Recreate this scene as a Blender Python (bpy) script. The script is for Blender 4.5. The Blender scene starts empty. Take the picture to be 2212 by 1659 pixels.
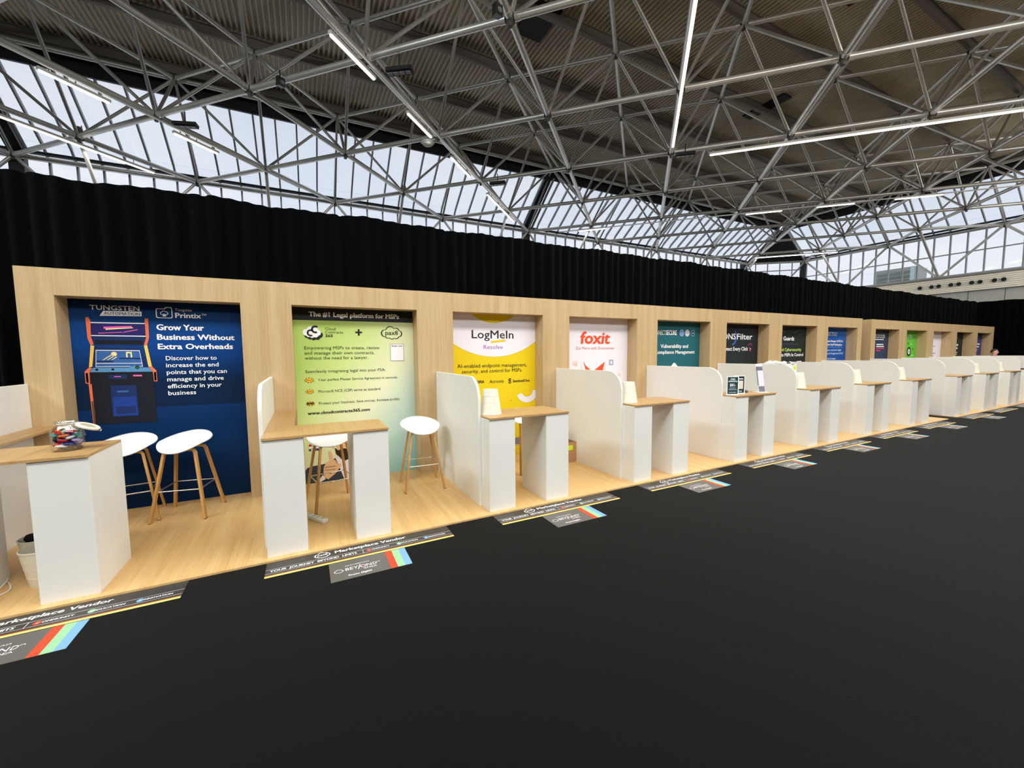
import bpy, math, random
from mathutils import Vector, Matrix
from math import pi, sin, cos, radians as R
random.seed(7)
scn = bpy.context.scene
COL = scn.collection

# ------------------------------------------------------------------ camera
F_PX, YAW, PITCH, ROLL = 870.41, 0.4754, -0.0770, -0.0091
CAM = Vector((1.3444, -3.7065, 1.664))
IW, IH = 2212, 1659
fwd = Vector((sin(YAW) * cos(PITCH), cos(YAW) * cos(PITCH), sin(PITCH)))
rgt0 = Vector((cos(YAW), -sin(YAW), 0))
up0 = rgt0.cross(fwd)
rgt = rgt0 * cos(ROLL) + up0 * sin(ROLL)
upv = up0 * cos(ROLL) - rgt0 * sin(ROLL)
cd = bpy.data.cameras.new('camera')
cam = bpy.data.objects.new('camera', cd)
COL.objects.link(cam)
cd.sensor_fit = 'HORIZONTAL'; cd.sensor_width = 36.0; cd.lens = F_PX / IW * 36.0
cd.clip_start = 0.05; cd.clip_end = 300
cam.matrix_world = Matrix(((rgt.x, upv.x, -fwd.x, CAM.x), (rgt.y, upv.y, -fwd.y, CAM.y), (rgt.z, upv.z, -fwd.z, CAM.z), (0, 0, 0, 1)))
scn.camera = cam

# ------------------------------------------------------------------ view, world, hall lights
vs = scn.view_settings
vs.view_transform = 'Standard'; vs.look = 'None'; vs.exposure = 0.0; vs.gamma = 1.0; vs.use_curve_mapping = False
scn.cycles.use_denoising = True
scn.cycles.max_bounces = 8
scn.cycles.transparent_max_bounces = 16
w = bpy.data.worlds.new('sky'); scn.world = w; w.use_nodes = True
nt = w.node_tree; N = nt.nodes; L = nt.links
bg = N['Background']
tc = N.new('ShaderNodeTexCoord'); mp = N.new('ShaderNodeMapping'); mp.inputs['Scale'].default_value = (1.3, 1.3, 3.0)
nz = N.new('ShaderNodeTexNoise'); nz.inputs['Scale'].default_value = 2.2; nz.inputs['Detail'].default_value = 6
cr = N.new('ShaderNodeValToRGB')
cr.color_ramp.elements[0].position = 0.40; cr.color_ramp.elements[0].color = (0.74, 0.79, 0.865, 1)
cr.color_ramp.elements[1].position = 0.52; cr.color_ramp.elements[1].color = (0.86, 0.88, 0.91, 1)
L.new(tc.outputs['Generated'], mp.inputs['Vector']); L.new(mp.outputs['Vector'], nz.inputs['Vector'])
L.new(nz.outputs['Fac'], cr.inputs['Fac']); L.new(cr.outputs['Color'], bg.inputs['Color'])
SKY = 1.12
bg.inputs['Strength'].default_value = SKY

LAMP = (1.0, 0.985, 0.935)
def area(name, loc, tgt, sx, sy, power, color=LAMP):
    ld = bpy.data.lights.new(name, 'AREA'); ld.shape = 'RECTANGLE'; ld.size = sx; ld.size_y = sy; ld.energy = power; ld.color = color
    o = bpy.data.objects.new(name, ld); COL.objects.link(o); o.location = loc
    o.rotation_euler = (Vector(tgt) - Vector(loc)).to_track_quat('-Z', 'Y').to_euler()
    return o
HALL = 600.0
# unseen area lights standing in for further hall lamps, placed to light the stand
area('hall_fill_light', (4.0, -3.6, 7.3), (4.0, -1.2, 0.0), 16.0, 1.2, HALL * 1.35)
area('hall_fill_light', (17.5, -3.0, 7.3), (17.5, -0.8, 0.0), 12.0, 1.2, HALL * 0.85)
area('hall_fill_light', (-6.5, -1.5, 7.2), (0.5, 1.5, 0.6), 6.0, 1.2, HALL * 1.05, (0.86, 0.97, 1.0))  # added at left, tinted cool to brighten and whiten the divider sides
area('hall_fill_light', (28.0, -4.0, 7.3), (32.0, 6.0, 4.5), 8.0, 1.2, HALL * 0.7)  # added to brighten the cream duct band on the right wall
area('hall_fill_light', (8.0, -10.0, 7.0), (8.0, 1.0, 0.6), 22.0, 1.2, HALL * 1.55)

# ------------------------------------------------------------------ helpers: materials
def lin(c):
    return tuple((v / 12.92 if v <= 0.04045 else ((v + 0.055) / 1.055) ** 2.4) for v in c)
def rgb(r, g, b): return lin((r / 255, g / 255, b / 255)) + (1,)
MATS = {}
def mat(name, col, rough=0.5, metal=0.0, spec=0.5, bump=None, vary=None, emit=None):
    if name in MATS: return MATS[name]
    m = bpy.data.materials.new(name); m.use_nodes = True; MATS[name] = m
    nt = m.node_tree; b = nt.nodes['Principled BSDF']
    b.inputs['Base Color'].default_value = col; b.inputs['Roughness'].default_value = rough
    b.inputs['Metallic'].default_value = metal; b.inputs['Specular IOR Level'].default_value = spec
    if emit:
        b.inputs['Emission Color'].default_value = emit[0]; b.inputs['Emission Strength'].default_value = emit[1]
    if vary or bump:
        tc = nt.nodes.new('ShaderNodeTexCoord'); n = nt.nodes.new('ShaderNodeTexNoise')
        n.inputs['Scale'].default_value = (vary or bump)[0]; n.inputs['Detail'].default_value = 5
        nt.links.new(tc.outputs['Object'], n.inputs['Vector'])
        if vary:
            r = nt.nodes.new('ShaderNodeValToRGB'); f = vary[1]
            r.color_ramp.elements[0].position = 0.3; r.color_ramp.elements[1].position = 0.7
            r.color_ramp.elements[0].color = tuple(c * (1 - f) for c in col[:3]) + (1,)
            r.color_ramp.elements[1].color = tuple(min(1, c * (1 + f)) for c in col[:3]) + (1,)
            nt.links.new(n.outputs['Fac'], r.inputs['Fac']); nt.links.new(r.outputs['Color'], b.inputs['Base Color'])
        if bump:
            bp = nt.nodes.new('ShaderNodeBump'); bp.inputs['Strength'].default_value = bump[1]; bp.inputs['Distance'].default_value = 0.01
            nt.links.new(n.outputs['Fac'], bp.inputs['Height']); nt.links.new(bp.outputs['Normal'], b.inputs['Normal'])
    return m
def wood(name, c1, c2, axis='Z', rough=0.45, scale=1.0, spec=0.4):
    """oak veneer: broad plank tone, stretched figure and fine pores along one axis"""
    m = bpy.data.materials.new(name); m.use_nodes = True; MATS[name] = m
    nt = m.node_tree; b = nt.nodes['Principled BSDF']; b.inputs['Roughness'].default_value = rough; b.inputs['Specular IOR Level'].default_value = spec
    tc = nt.nodes.new('ShaderNodeTexCoord')
    def noise(across, along, detail, dist=0.0):
        mp = nt.nodes.new('ShaderNodeMapping'); s = [across * scale] * 3; s['XYZ'.index(axis)] = along * scale
        mp.inputs['Scale'].default_value = s
        n = nt.nodes.new('ShaderNodeTexNoise'); n.inputs['Scale'].default_value = 1; n.inputs['Detail'].default_value = detail
        n.inputs['Distortion'].default_value = dist
        nt.links.new(tc.outputs['Object'], mp.inputs['Vector']); nt.links.new(mp.outputs['Vector'], n.inputs['Vector'])
        return n.outputs['Fac']
    a = noise(9, 0.35, 3); g = noise(75, 1.6, 4, 0.3); f = noise(260, 7, 2)
    def mth(op, x, y):
        n = nt.nodes.new('ShaderNodeMath'); n.operation = op
        for k, v in enumerate((x, y)):
            if isinstance(v, (int, float)): n.inputs[k].default_value = v
            else: nt.links.new(v, n.inputs[k])
        return n.outputs[0]
    fac = mth('ADD', mth('MULTIPLY', a, 0.45), mth('ADD', mth('MULTIPLY', g, 0.35), mth('MULTIPLY', f, 0.2)))
    r = nt.nodes.new('ShaderNodeValToRGB'); r.color_ramp.elements[0].position = 0.36; r.color_ramp.elements[1].position = 0.62
    r.color_ramp.elements[0].color = c2; r.color_ramp.elements[1].color = c1
    nt.links.new(fac, r.inputs['Fac']); nt.links.new(r.outputs['Color'], b.inputs['Base Color'])
    return m
OAK1, OAK2 = rgb(197, 171, 131), rgb(176, 145, 101)
M_WALLWOOD = wood('oak_veneer_upright', OAK1, OAK2, 'Z')
M_FLOORWOOD = wood('oak_veneer_floor', rgb(230, 194, 136), rgb(206, 161, 100), 'Y', 0.38)
M_TOPWOOD = wood('oak_veneer_worktop', rgb(197, 162, 110), rgb(172, 131, 80), 'Y', 0.40)
M_LEGWOOD = wood('oak_stool_leg', rgb(205, 158, 92), rgb(178, 128, 66), 'Z', 0.45)
M_WHITE = mat('white_laminate', rgb(232, 231, 226), 0.45, vary=(3.0, 0.01))
M_SHELL = mat('white_plastic_shell', rgb(240, 240, 240), 0.35)
M_PLASTIC = mat('ivory_plastic', rgb(236, 232, 215), 0.45)
M_STEEL = mat('galvanised_tube', rgb(204, 201, 194), 0.34, 0.5, vary=(1.5, 0.08))
M_NODE = mat('dark_cast_joint', rgb(84, 80, 74), 0.55, 0.3)
M_BLACKSTEEL = mat('black_painted_steel', rgb(24, 26, 28), 0.5)
M_GREYSTEEL = mat('grey_painted_mullion', rgb(150, 150, 150), 0.5)
M_PURLIN = mat('dark_brown_beam', rgb(122, 114, 104), 0.6)
M_DECK = mat('profiled_roof_deck', rgb(198, 185, 160), 0.6, vary=(0.7, 0.07))
M_CHROME = mat('brushed_steel_rod', rgb(215, 212, 205), 0.25, 0.9)
M_CARPET = mat('black_carpet', rgb(10, 10, 9), 0.95, spec=0.1, vary=(260, 0.35), bump=(400, 0.35))
M_CARPET.node_tree.nodes['Principled BSDF'].inputs['Sheen Weight'].default_value = 0.07; M_CARPET.node_tree.nodes['Principled BSDF'].inputs['Sheen Roughness'].default_value = 0.4
M_DRAPE = mat('black_molton_cloth', rgb(5, 6, 7), 0.9, spec=0.02); M_DRAPE.node_tree.nodes['Principled BSDF'].inputs['Sheen Weight'].default_value = 0.02
M_DARK = mat('dark_plastic', rgb(32, 32, 33), 0.45)
M_LED = mat('led_diffuser', rgb(255, 250, 240), 0.4, emit=((1.0, 0.95, 0.86, 1), 5.0))
M_TRAY = mat('luminaire_housing', rgb(190, 187, 178), 0.4)
M_DUCT = mat('cream_profiled_cladding', rgb(240, 234, 220), 0.5)
M_PANEL = mat('grey_concrete_panel', rgb(182, 180, 172), 0.8, vary=(6, 0.06))
def plain(name, c, rough=0.55, spec=0.3): return mat(name, c, rough, spec=spec)
def glass(name, milk, tint, gloss=0.06):
    m = bpy.data.materials.new(name); m.use_nodes = True; nt = m.node_tree; nt.nodes.clear()
    o = nt.nodes.new('ShaderNodeOutputMaterial'); t = nt.nodes.new('ShaderNodeBsdfTransparent'); t.inputs[0].default_value = tint
    g = nt.nodes.new('ShaderNodeBsdfGlossy'); g.inputs['Roughness'].default_value = 0.02
    mx = nt.nodes.new('ShaderNodeMixShader'); mx.inputs[0].default_value = gloss
    nt.links.new(t.outputs[0], mx.inputs[1]); nt.links.new(g.outputs[0], mx.inputs[2]); last = mx.outputs[0]
    if milk:
        d = nt.nodes.new('ShaderNodeBsdfTranslucent'); d.inputs[0].default_value = (0.9, 0.92, 0.95, 1)
        m2 = nt.nodes.new('ShaderNodeMixShader'); m2.inputs[0].default_value = milk
        nt.links.new(last, m2.inputs[1]); nt.links.new(d.outputs[0], m2.inputs[2]); last = m2.outputs[0]
    nt.links.new(last, o.inputs['Surface'])
    return m
M_MILK = glass('milky_roof_glazing', 0.22, (0.93, 0.95, 0.98, 1), 0.04)
M_GLASS = glass('clear_window_glass', 0.0, (0.97, 0.98, 1.0, 1), 0.04)
M_JAR = glass('jar_glass', 0.0, (0.97, 0.98, 0.98, 1), 0.10)

# ------------------------------------------------------------------ helpers: geometry
class MB:
    def __init__(s): s.v = []; s.f = []; s.m = []; s.sm = []
    def add(s, vs, fs, mi=0, smooth=False):
        b = len(s.v); s.v += [tuple(p) for p in vs]
        for f in fs: s.f.append([b + k for k in f]); s.m.append(mi); s.sm.append(smooth)
        return s
    def box(s, a, b, mi=0):
        x0, y0, z0 = a; x1, y1, z1 = b
        return s.add([(x0, y0, z0), (x1, y0, z0), (x1, y1, z0), (x0, y1, z0), (x0, y0, z1), (x1, y0, z1), (x1, y1, z1), (x0, y1, z1)],
              [(0, 3, 2, 1), (4, 5, 6, 7), (0, 1, 5, 4), (1, 2, 6, 5), (2, 3, 7, 6), (3, 0, 4, 7)], mi)
    def bar(s, p, q, wd, ht, up=(0, 0, 1), mi=0):
        p, q = Vector(p), Vector(q); d = (q - p).normalized(); sd = d.cross(Vector(up)).normalized(); u = sd.cross(d)
        vs = [e + sd * (a * wd / 2) + u * (b * ht / 2) for e in (p, q) for a, b in ((-1, -1), (1, -1), (1, 1), (-1, 1))]
        return s.add(vs, [(0, 1, 2, 3), (7, 6, 5, 4), (0, 4, 5, 1), (1, 5, 6, 2), (2, 6, 7, 3), (3, 7, 4, 0)], mi)
    def tube(s, p, q, r, n=8, r2=None, mi=0, cap=True):
        p, q = Vector(p), Vector(q); d = (q - p).normalized(); a = d.orthogonal().normalized(); b = d.cross(a); r2 = r if r2 is None else r2
        vs = [p + (a * cos(2 * pi * k / n) + b * sin(2 * pi * k / n)) * r for k in range(n)] + [q + (a * cos(2 * pi * k / n) + b * sin(2 * pi * k / n)) * r2 for k in range(n)]
        s.add(vs, [(k, (k + 1) % n, n + (k + 1) % n, n + k) for k in range(n)], mi, True)
        if cap: s.add(vs, [tuple(range(n - 1, -1, -1)), tuple(range(n, 2 * n))], mi)
        return s
    def path(s, pts, r, n=6, mi=0):
        for a, b in zip(pts, pts[1:]): s.tube(a, b, r, n, mi=mi, cap=True)
        return s
    def lathe(s, prof, n=24, c=(0, 0, 0), mi=0, smooth=True, sq=None):
        vs = []
        for r, z in prof:
            for k in range(n):
                t = 2 * pi * k / n; rr = r
                if sq: rr = r * (abs(cos(t)) ** sq + abs(sin(t)) ** sq) ** (-1.0 / sq)
                vs.append((c[0] + rr * cos(t), c[1] + rr * sin(t), c[2] + z))
        fs = [(i * n + k, i * n + (k + 1) % n, (i + 1) * n + (k + 1) % n, (i + 1) * n + k) for i in range(len(prof) - 1) for k in range(n)]
        return s.add(vs, fs, mi, smooth)
    def ngon(s, pts, mi=0): return s.add(pts, [tuple(range(len(pts)))], mi)
    def prism(s, pts, d, mi=0):
        n = len(pts); d = Vector(d); a = [Vector(p) for p in pts]; b = [p + d for p in a]
        return s.add(a + b, [tuple(range(n - 1, -1, -1)), tuple(range(n, 2 * n))] + [(k, (k + 1) % n, n + (k + 1) % n, n + k) for k in range(n)], mi)
    def strip(s, pts, side, wd, th, mi=0):
        """a bent flat bar: wd along side, th across, along pts"""
        side = Vector(side).normalized(); pts = [Vector(p) for p in pts]; vs = []
        for i, p in enumerate(pts):
            d = (pts[min(i + 1, len(pts) - 1)] - pts[max(i - 1, 0)]).normalized(); nn = d.cross(side).normalized()
            vs += [p + side * (a * wd / 2) + nn * (b * th / 2) for a, b in ((-1, -1), (1, -1), (1, 1), (-1, 1))]
        n = len(pts); fs = [(0, 1, 2, 3), tuple(4 * (n - 1) + k for k in (3, 2, 1, 0))]
        for i in range(n - 1):
            for k in range(4): fs.append((4 * i + k, 4 * i + 4 + k, 4 * i + 4 + (k + 1) % 4, 4 * i + (k + 1) % 4))
        return s.add(vs, fs, mi)
    def build(s, name, mats, parent=None, loc=(0, 0, 0), kind=None, bevel=None):
        me = bpy.data.meshes.new(name); me.from_pydata(s.v, [], s.f); me.update()
        for m in (mats if isinstance(mats, (list, tuple)) else [mats]): me.materials.append(m)
        for p, mi, sm in zip(me.polygons, s.m, s.sm): p.material_index = mi; p.use_smooth = sm
        o = bpy.data.objects.new(name, me); COL.objects.link(o); o.location = loc
        if parent is not None: o.parent = parent
        if kind: o['kind'] = kind
        if bevel:
            b = o.modifiers.new('bevel', 'BEVEL'); b.width = bevel; b.segments = 2; b.limit_method = 'ANGLE'
        return o
def tag(o, label, cat, group=None):
    o['label'] = label; o['category'] = cat
    if group: o['group'] = group
    return o
def thing(name, label, cat, loc=(0, 0, 0), rz=0.0, group=None):
    o = bpy.data.objects.new(name, None); COL.objects.link(o); o.location = loc; o.rotation_euler = (0, 0, rz); o.empty_display_size = 0.2
    return tag(o, label, cat, group)
def struct(mb, name, mats, parent=None, loc=(0, 0, 0)): return mb.build(name, mats, parent, loc, 'structure')
def kids(o): return [c for c in bpy.data.objects if c.parent == o]
def dup(root, loc, rz, label, group=None):
    r = root.copy(); COL.objects.link(r); r.location = loc; r.rotation_euler = (0, 0, rz); r['label'] = label
    if group: r['group'] = group
    for c in kids(root):
        k = c.copy(); COL.objects.link(k); k.parent = r
        for g in kids(c):
            q = g.copy(); COL.objects.link(q); q.parent = k
    return r

# ------------------------------------------------------------------ helpers: lettering (built-in font, flat printed letters)
_tc = {}
def glyphs(txt, bold, shear=0.0):
    key = (txt, bold, shear)
    if key not in _tc:
        cu = bpy.data.curves.new('t', 'FONT'); cu.body = txt; cu.size = 1; cu.offset = bold; cu.shear = shear; cu.resolution_u = 2; cu.fill_mode = 'FRONT'
        o = bpy.data.objects.new('t', cu); COL.objects.link(o); bpy.context.view_layer.update()
        me = bpy.data.meshes.new_from_object(o.evaluated_get(bpy.context.evaluated_depsgraph_get()))
        bpy.data.objects.remove(o); bpy.data.curves.remove(cu)
        vs = [tuple(v.co) for v in me.vertices]; fs = [tuple(p.vertices) for p in me.polygons]; bpy.data.meshes.remove(me)
        _tc[key] = (vs, fs)
    return _tc[key]
_cap = {}
def lettering(txt, x0, x1, base, cap, m, parent, plane, bold=0.0, shear=0.0, name='lettering', label=None):
    """plane(u, v) -> local 3-D point; the text fills u in [x0, x1], v from base with the given capital height;
    bold thickens the strokes by overlaying slightly shifted prints"""
    vs, fs = glyphs(txt, 0.0, shear)
    if 'H' not in _cap: _cap['H'] = max(v[1] for v in glyphs('H', 0.0)[0])
    a = min(v[0] for v in vs); b = max(v[0] for v in vs); sy = cap / _cap['H']; e = max(0.0, bold) * sy
    sx = (x1 - x0 - 2 * e) / (b - a); o0 = Vector(plane(0, 0)); nn = (Vector(plane(1, 0)) - o0).cross(Vector(plane(0, 1)) - o0).normalized()
    mb = MB()
    for k, (dx, dy) in enumerate([(0, 0)] if e == 0 else [(0, 0)] + [(e * cos(q * pi / 6), e * 0.6 * sin(q * pi / 6)) for q in range(12)]):
        mb.add([Vector(plane(x0 + e + (v[0] - a) * sx + dx, base + v[1] * sy + dy)) + nn * 0.00005 * k for v in vs], fs)
    o = mb.build(name, m, parent)
    if label: o['label'] = label
    return o
def wallplane(off=0.003): return lambda u, v: (u, -off, v)
def ring2(cx, cz, ro, ri, plane, n=40, a0=0, a1=2 * pi, mb=None, mi=0, ez=1.0):
    mb = mb or MB(); vs = []
    for k in range(n + 1):
        t = a0 + (a1 - a0) * k / n
        vs += [plane(cx + ri * cos(t), cz + ez * ri * sin(t)), plane(cx + ro * cos(t), cz + ez * ro * sin(t))]
    return mb.add(vs, [(2 * k, 2 * k + 1, 2 * k + 3, 2 * k + 2) for k in range(n)], mi)
def disc2(cx, cz, r, plane, n=32, mb=None, mi=0, ez=1.0):
    mb = mb or MB()
    return mb.ngon([plane(cx + r * cos(2 * pi * k / n), cz + ez * r * sin(2 * pi * k / n)) for k in range(n)], mi)
def poly2(pts, plane, mb=None, mi=0):
    mb = mb or MB(); return mb.ngon([plane(*p) for p in pts], mi)
def rect2(x0, z0, x1, z1, plane, mb=None, mi=0): return poly2([(x0, z0), (x1, z0), (x1, z1), (x0, z1)], plane, mb, mi)
def cloud_pts(cx, cz, wd, ht, k=1.0):
    """outline of a cloud made of bumps"""
    bumps = [(-0.33, -0.02, 0.17), (-0.07, 0.09, 0.22), (0.20, 0.08, 0.16), (0.34, -0.03, 0.15), (0.20, -0.13, 0.15), (0.0, -0.15, 0.15), (-0.19, -0.12, 0.14)]
    pts = []
    for i in range(96):
        t = 2 * pi * i / 96; d = 0.0
        for bx, bz, br in bumps:   # furthest ray hit on any bump
            px, pz = cos(t), sin(t); pr = bx * px + bz * pz; q = br * br - (bx * bx + bz * bz - pr * pr)
            if q > 0: d = max(d, pr + math.sqrt(q))
        pts.append((cx + cos(t) * d * wd * k, cz + sin(t) * d * ht / 0.62 * k))
    return pts
def outline2(outer, inner, plane, mb=None, mi=0):
    mb = mb or MB(); n = len(outer)
    return mb.add([plane(*p) for p in outer] + [plane(*p) for p in inner], [(k, (k + 1) % n, n + (k + 1) % n, n + k) for k in range(n)], mi)

# ------------------------------------------------------------------ the hall: floor, roof, windows, space frame
FZ = -0.016                                   # carpet level; the stand platform is 16 mm thick
struct(MB().box((-14, -14, FZ - 0.2), (34, 16, FZ)), 'floor', M_CARPET)
GX, GY, ZB, ZT, S = -6.177, 14.396, 7.757, 9.92, 2.2275     # space-frame grid: half diagonal S
KX = 32.3                                      # line of the right-hand facade
def bn(n, k): return Vector((KX if n == 17 else GX + S * n, GY - S * k, ZB))
def tn(n, k): return Vector((GX + S * n, GY - S * k, ZT))
# roof deck
DX0, DX1, DY0, DY1 = -13.0, 30.1, -13.5, 12.5
mb = MB(); prof = []; x = DX0; P = 0.13
while x < DX1:
    prof += [(x, 0.0), (x + 0.045, 0.0), (x + 0.06, 0.06), (x + 0.115, 0.06)]; x += P
vs = [(px, DY0, 10.32 + pz) for px, pz in prof] + [(px, DY1, 10.32 + pz) for px, pz in prof]
n = len(prof); mb.add(vs, [(k, k + 1, n + k + 1, n + k) for k in range(n - 1)])
mb.box((DX0, DY0, 10.42), (DX1, DY1, 10.5))
ceiling = struct(mb, 'ceiling', M_DECK)
for k in range(1, 12):
    y = GY - S * k; b = MB()
    b.box((DX0, y - 0.055, 10.05), (DX1, y + 0.055, 10.07)); b.box((DX0, y - 0.055, 10.295), (DX1, y + 0.055, 10.32)); b.box((DX0, y - 0.012, 10.045), (DX1, y + 0.012, 10.296))
    b.build('purlin', M_PURLIN, ceiling)
hb = mat('roof_hatch_black', rgb(14, 14, 15), 0.7)
for a, c in (((6.75, 5.35), (7.55, 6.5)), ((16.1, 4.75), (16.55, 6.2)), ((13.2, 0.9), (13.9, 2.0))):
    MB().box((a[0], a[1], 10.26), (c[0], c[1], 10.319)).build('roof_hatch', hb, ceiling)
# fascias along the roof edge
b = MB(); b.box((DX0, 12.5, 9.58), (29.75, 12.58, 10.5)); b.build('fascia', M_BLACKSTEEL, ceiling)
b = MB(); b.box((DX0, 12.2, 10.0), (29.6, 12.45, 10.25)); b.build('edge_beam', M_PURLIN, ceiling)
b = MB(); b.box((30.1, DY0, 9.58), (30.18, 12.5, 10.5)); b.build('fascia', M_BLACKSTEEL, ceiling)
b = MB(); b.box((29.72, DY0, 10.0), (30.0, 12.2, 10.25)); b.build('edge_beam', M_PURLIN, ceiling)

struct(MB().box((-13.3, -13.7, FZ), (34.0, -13.5, 10.6)), 'blocker_wall_front', mat('blocker_wall_dark', rgb(52, 51, 50), 0.8))  # added out of view to block sky light from the open rear
struct(MB().box((-13.3, -13.5, FZ), (-13.0, 15.0, 10.6)), 'blocker_wall_left', MATS['blocker_wall_dark'])  # added out of view to block sky light at left, dark to bounce little
# left facade (runs along the stand): sloped milky glazing, gutter, low vertical strip
def pane(mb, a, b_, c, d, t=0.02):
    a, b_, c, d = map(Vector, (a, b_, c, d)); nn = (b_ - a).cross(d - a).normalized() * t
    mb.add([a, b_, c, d, a + nn, b_ + nn, c + nn, d + nn], [(0, 1, 2, 3), (7, 6, 5, 4), (0, 4, 5, 1), (1, 5, 6, 2), (2, 6, 7, 3), (3, 7, 4, 0)])
mb = MB(); pane(mb, (DX0, 12.56, 9.62), (29.5, 12.56, 9.62), (29.5, 14.45, 8.25), (DX0, 14.45, 8.25))
pane(mb, (DX0, 14.45, 8.25), (29.5, 14.45, 8.25), (29.5, 14.7, 7.95), (DX0, 14.7, 7.95))
win1 = struct(mb, 'window_1', M_MILK)
mb = MB(); pane(mb, (DX0, 14.8, 5.0), (29.6, 14.8, 5.0), (29.6, 14.8, 7.93), (DX0, 14.8, 7.93)); mb.build('strip_glazing', M_GLASS, win1)
MU = 2 * S / 7
j = -10
while GX + j * MU < 29.6:
    x = GX + j * MU; m = MB()
    if x > DX0 + 0.1:
        m.bar((x, 12.52, 9.60), (x, 14.42, 8.22), 0.05, 0.11); m.bar((x, 14.41, 8.23), (x, 14.70, 7.90), 0.05, 0.09)
        m.build('glazing_bar', M_GREYSTEEL, win1)
        MB().box((x - 0.025, 14.74, 5.0), (x + 0.025, 14.84, 7.9)).build('mullion', M_GREYSTEEL, win1)
    j += 1
b = MB(); b.box((DX0, 14.62, 7.80), (29.6, 14.78, 7.90)); b.box((DX0, 14.55, 7.96), (29.6, 14.72, 8.03)); b.build('gutter', M_BLACKSTEEL, win1)
for n_ in (0, 8):
    x = GX + S * n_; m = MB()
    m.bar((x, 12.45, 9.72), (x, 14.62, 8.0), 0.34, 0.22); m.box((x - 0.17, 14.5, 3.0), (x + 0.17, 14.74, 8.05)); m.build('facade_post', M_BLACKSTEEL, win1)
    MB().tube((x + 0.26, 12.40, 9.62), (x + 0.26, 14.5, 7.95), 0.055).build('downpipe', M_GREYSTEEL, win1)
# right facade: sloped glazing above, tall clear glazing below
mb = MB(); pane(mb, (30.16, 12.3, 9.62), (30.16, DY0, 9.62), (32.05, DY0, 8.25), (32.05, 12.3, 8.25))
pane(mb, (32.05, 12.3, 8.25), (32.05, DY0, 8.25), (32.4, DY0, 7.9), (32.4, 12.3, 7.9))
win2 = struct(mb, 'window_2', M_MILK)
mb = MB(); pane(mb, (32.5, 12.3, 5.55), (32.5, DY0, 5.55), (32.5, DY0, 7.9), (32.5, 12.3, 7.9)); mb.build('tall_glazing', M_GLASS, win2)
y = GY - S
while y > -9:
    m = MB(); m.bar((30.12, y, 9.60), (32.02, y, 8.22), 0.05, 0.11, (0, 0, 1)); m.bar((32.02, y, 8.23), (32.42, y, 7.86), 0.05, 0.09); m.build('glazing_bar', M_GREYSTEEL, win2)
    MB().box((32.44, y - 0.03, 5.5), (32.54, y + 0.03, 7.85)).build('mullion', M_GREYSTEEL, win2); y -= MU
b = MB(); b.box((32.34, DY0, 7.82), (32.5, 12.3, 7.92)); b.box((32.24, DY0, 7.98), (32.40, 12.3, 8.05)); b.build('gutter', M_BLACKSTEEL, win2)
MB().box((32.43, DY0, 6.70), (32.53, 12.3, 6.75)).build('transom', M_GREYSTEEL, win2)
MB().tube((32.3, DY0, 5.52), (32.3, 12.6, 5.52), 0.085).build('sill_tube', M_GREYSTEEL, win2)
# corner between the facades
mb = MB(); pane(mb, (29.62, 14.8, 5.0), (32.5, 12.3, 5.0), (32.5, 12.3, 7.75), (29.62, 14.8, 7.75))
win3 = struct(mb, 'window_3', M_GLASS)
for t in (0.2, 0.4, 0.6, 0.8):
    MB().tube((29.62 + 2.88 * t, 14.8 - 2.5 * t, 5.0), (29.62 + 2.88 * t, 14.8 - 2.5 * t, 7.8), 0.035).build('mullion', M_GREYSTEEL, win3)
m = MB(); m.bar((29.62, 14.78, 7.25), (32.5, 12.28, 7.25), 0.06, 0.06); m.build('transom', M_GREYSTEEL, win3)
m = MB(); m.add([(29.75, 12.58, 9.62), (29.55, 14.72, 7.8), (32.45, 12.3, 7.8), (30.18, 12.3, 9.62)], [(0, 1, 2, 3)]); m.box((29.4, 14.6, 3.0), (29.75, 14.95, 8.0)); m.box((32.3, 12.2, 3.0), (32.6, 12.5, 8.0)); m.build('corner_panel', M_BLACKSTEEL, win3)
# wall below the right facade: profiled duct band with round air nozzles, grey panels
mb = MB(); mb.box((32.5, DY0, FZ), (32.7, 13.5, 4.7)); wallr = struct(mb, 'wall_right', M_PANEL)
y = 12.0
while y > -8:
    MB().box((32.49, y - 0.012, FZ), (32.5, y + 0.012, 4.7)).build('panel_joint', plain('joint_dark', rgb(105, 104, 100)), wallr); y -= 1.27
mb = MB(); z = 4.68
while z < 5.44:
    mb.prism([(32.30, DY0, z), (32.36, DY0, z + 0.02), (32.36, DY0, z + 0.075), (32.30, DY0, z + 0.095), (32.5, DY0, z + 0.095), (32.5, DY0, z)], (0, 13.5 - DY0, 0)); z += 0.095
band = struct(mb, 'trim_1', M_DUCT)
for yv in (6.212, 5.737, 5.455, 4.985, 4.697, 4.224, 3.94, 3.45, 3.15):
    m = MB(); m.lathe([(0.095, 0.0), (0.125, 0.0), (0.125, 0.03)], 20); m.lathe([(0.0, 0.012), (0.098, 0.012)], 20, mi=1)
    m.v = [(32.285 + z_, yv + x_, 5.075 + y_) for x_, y_, z_ in m.v]
    m.build('air_nozzle', [M_TRAY, plain('nozzle_black', rgb(20, 20, 20))], band)

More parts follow.
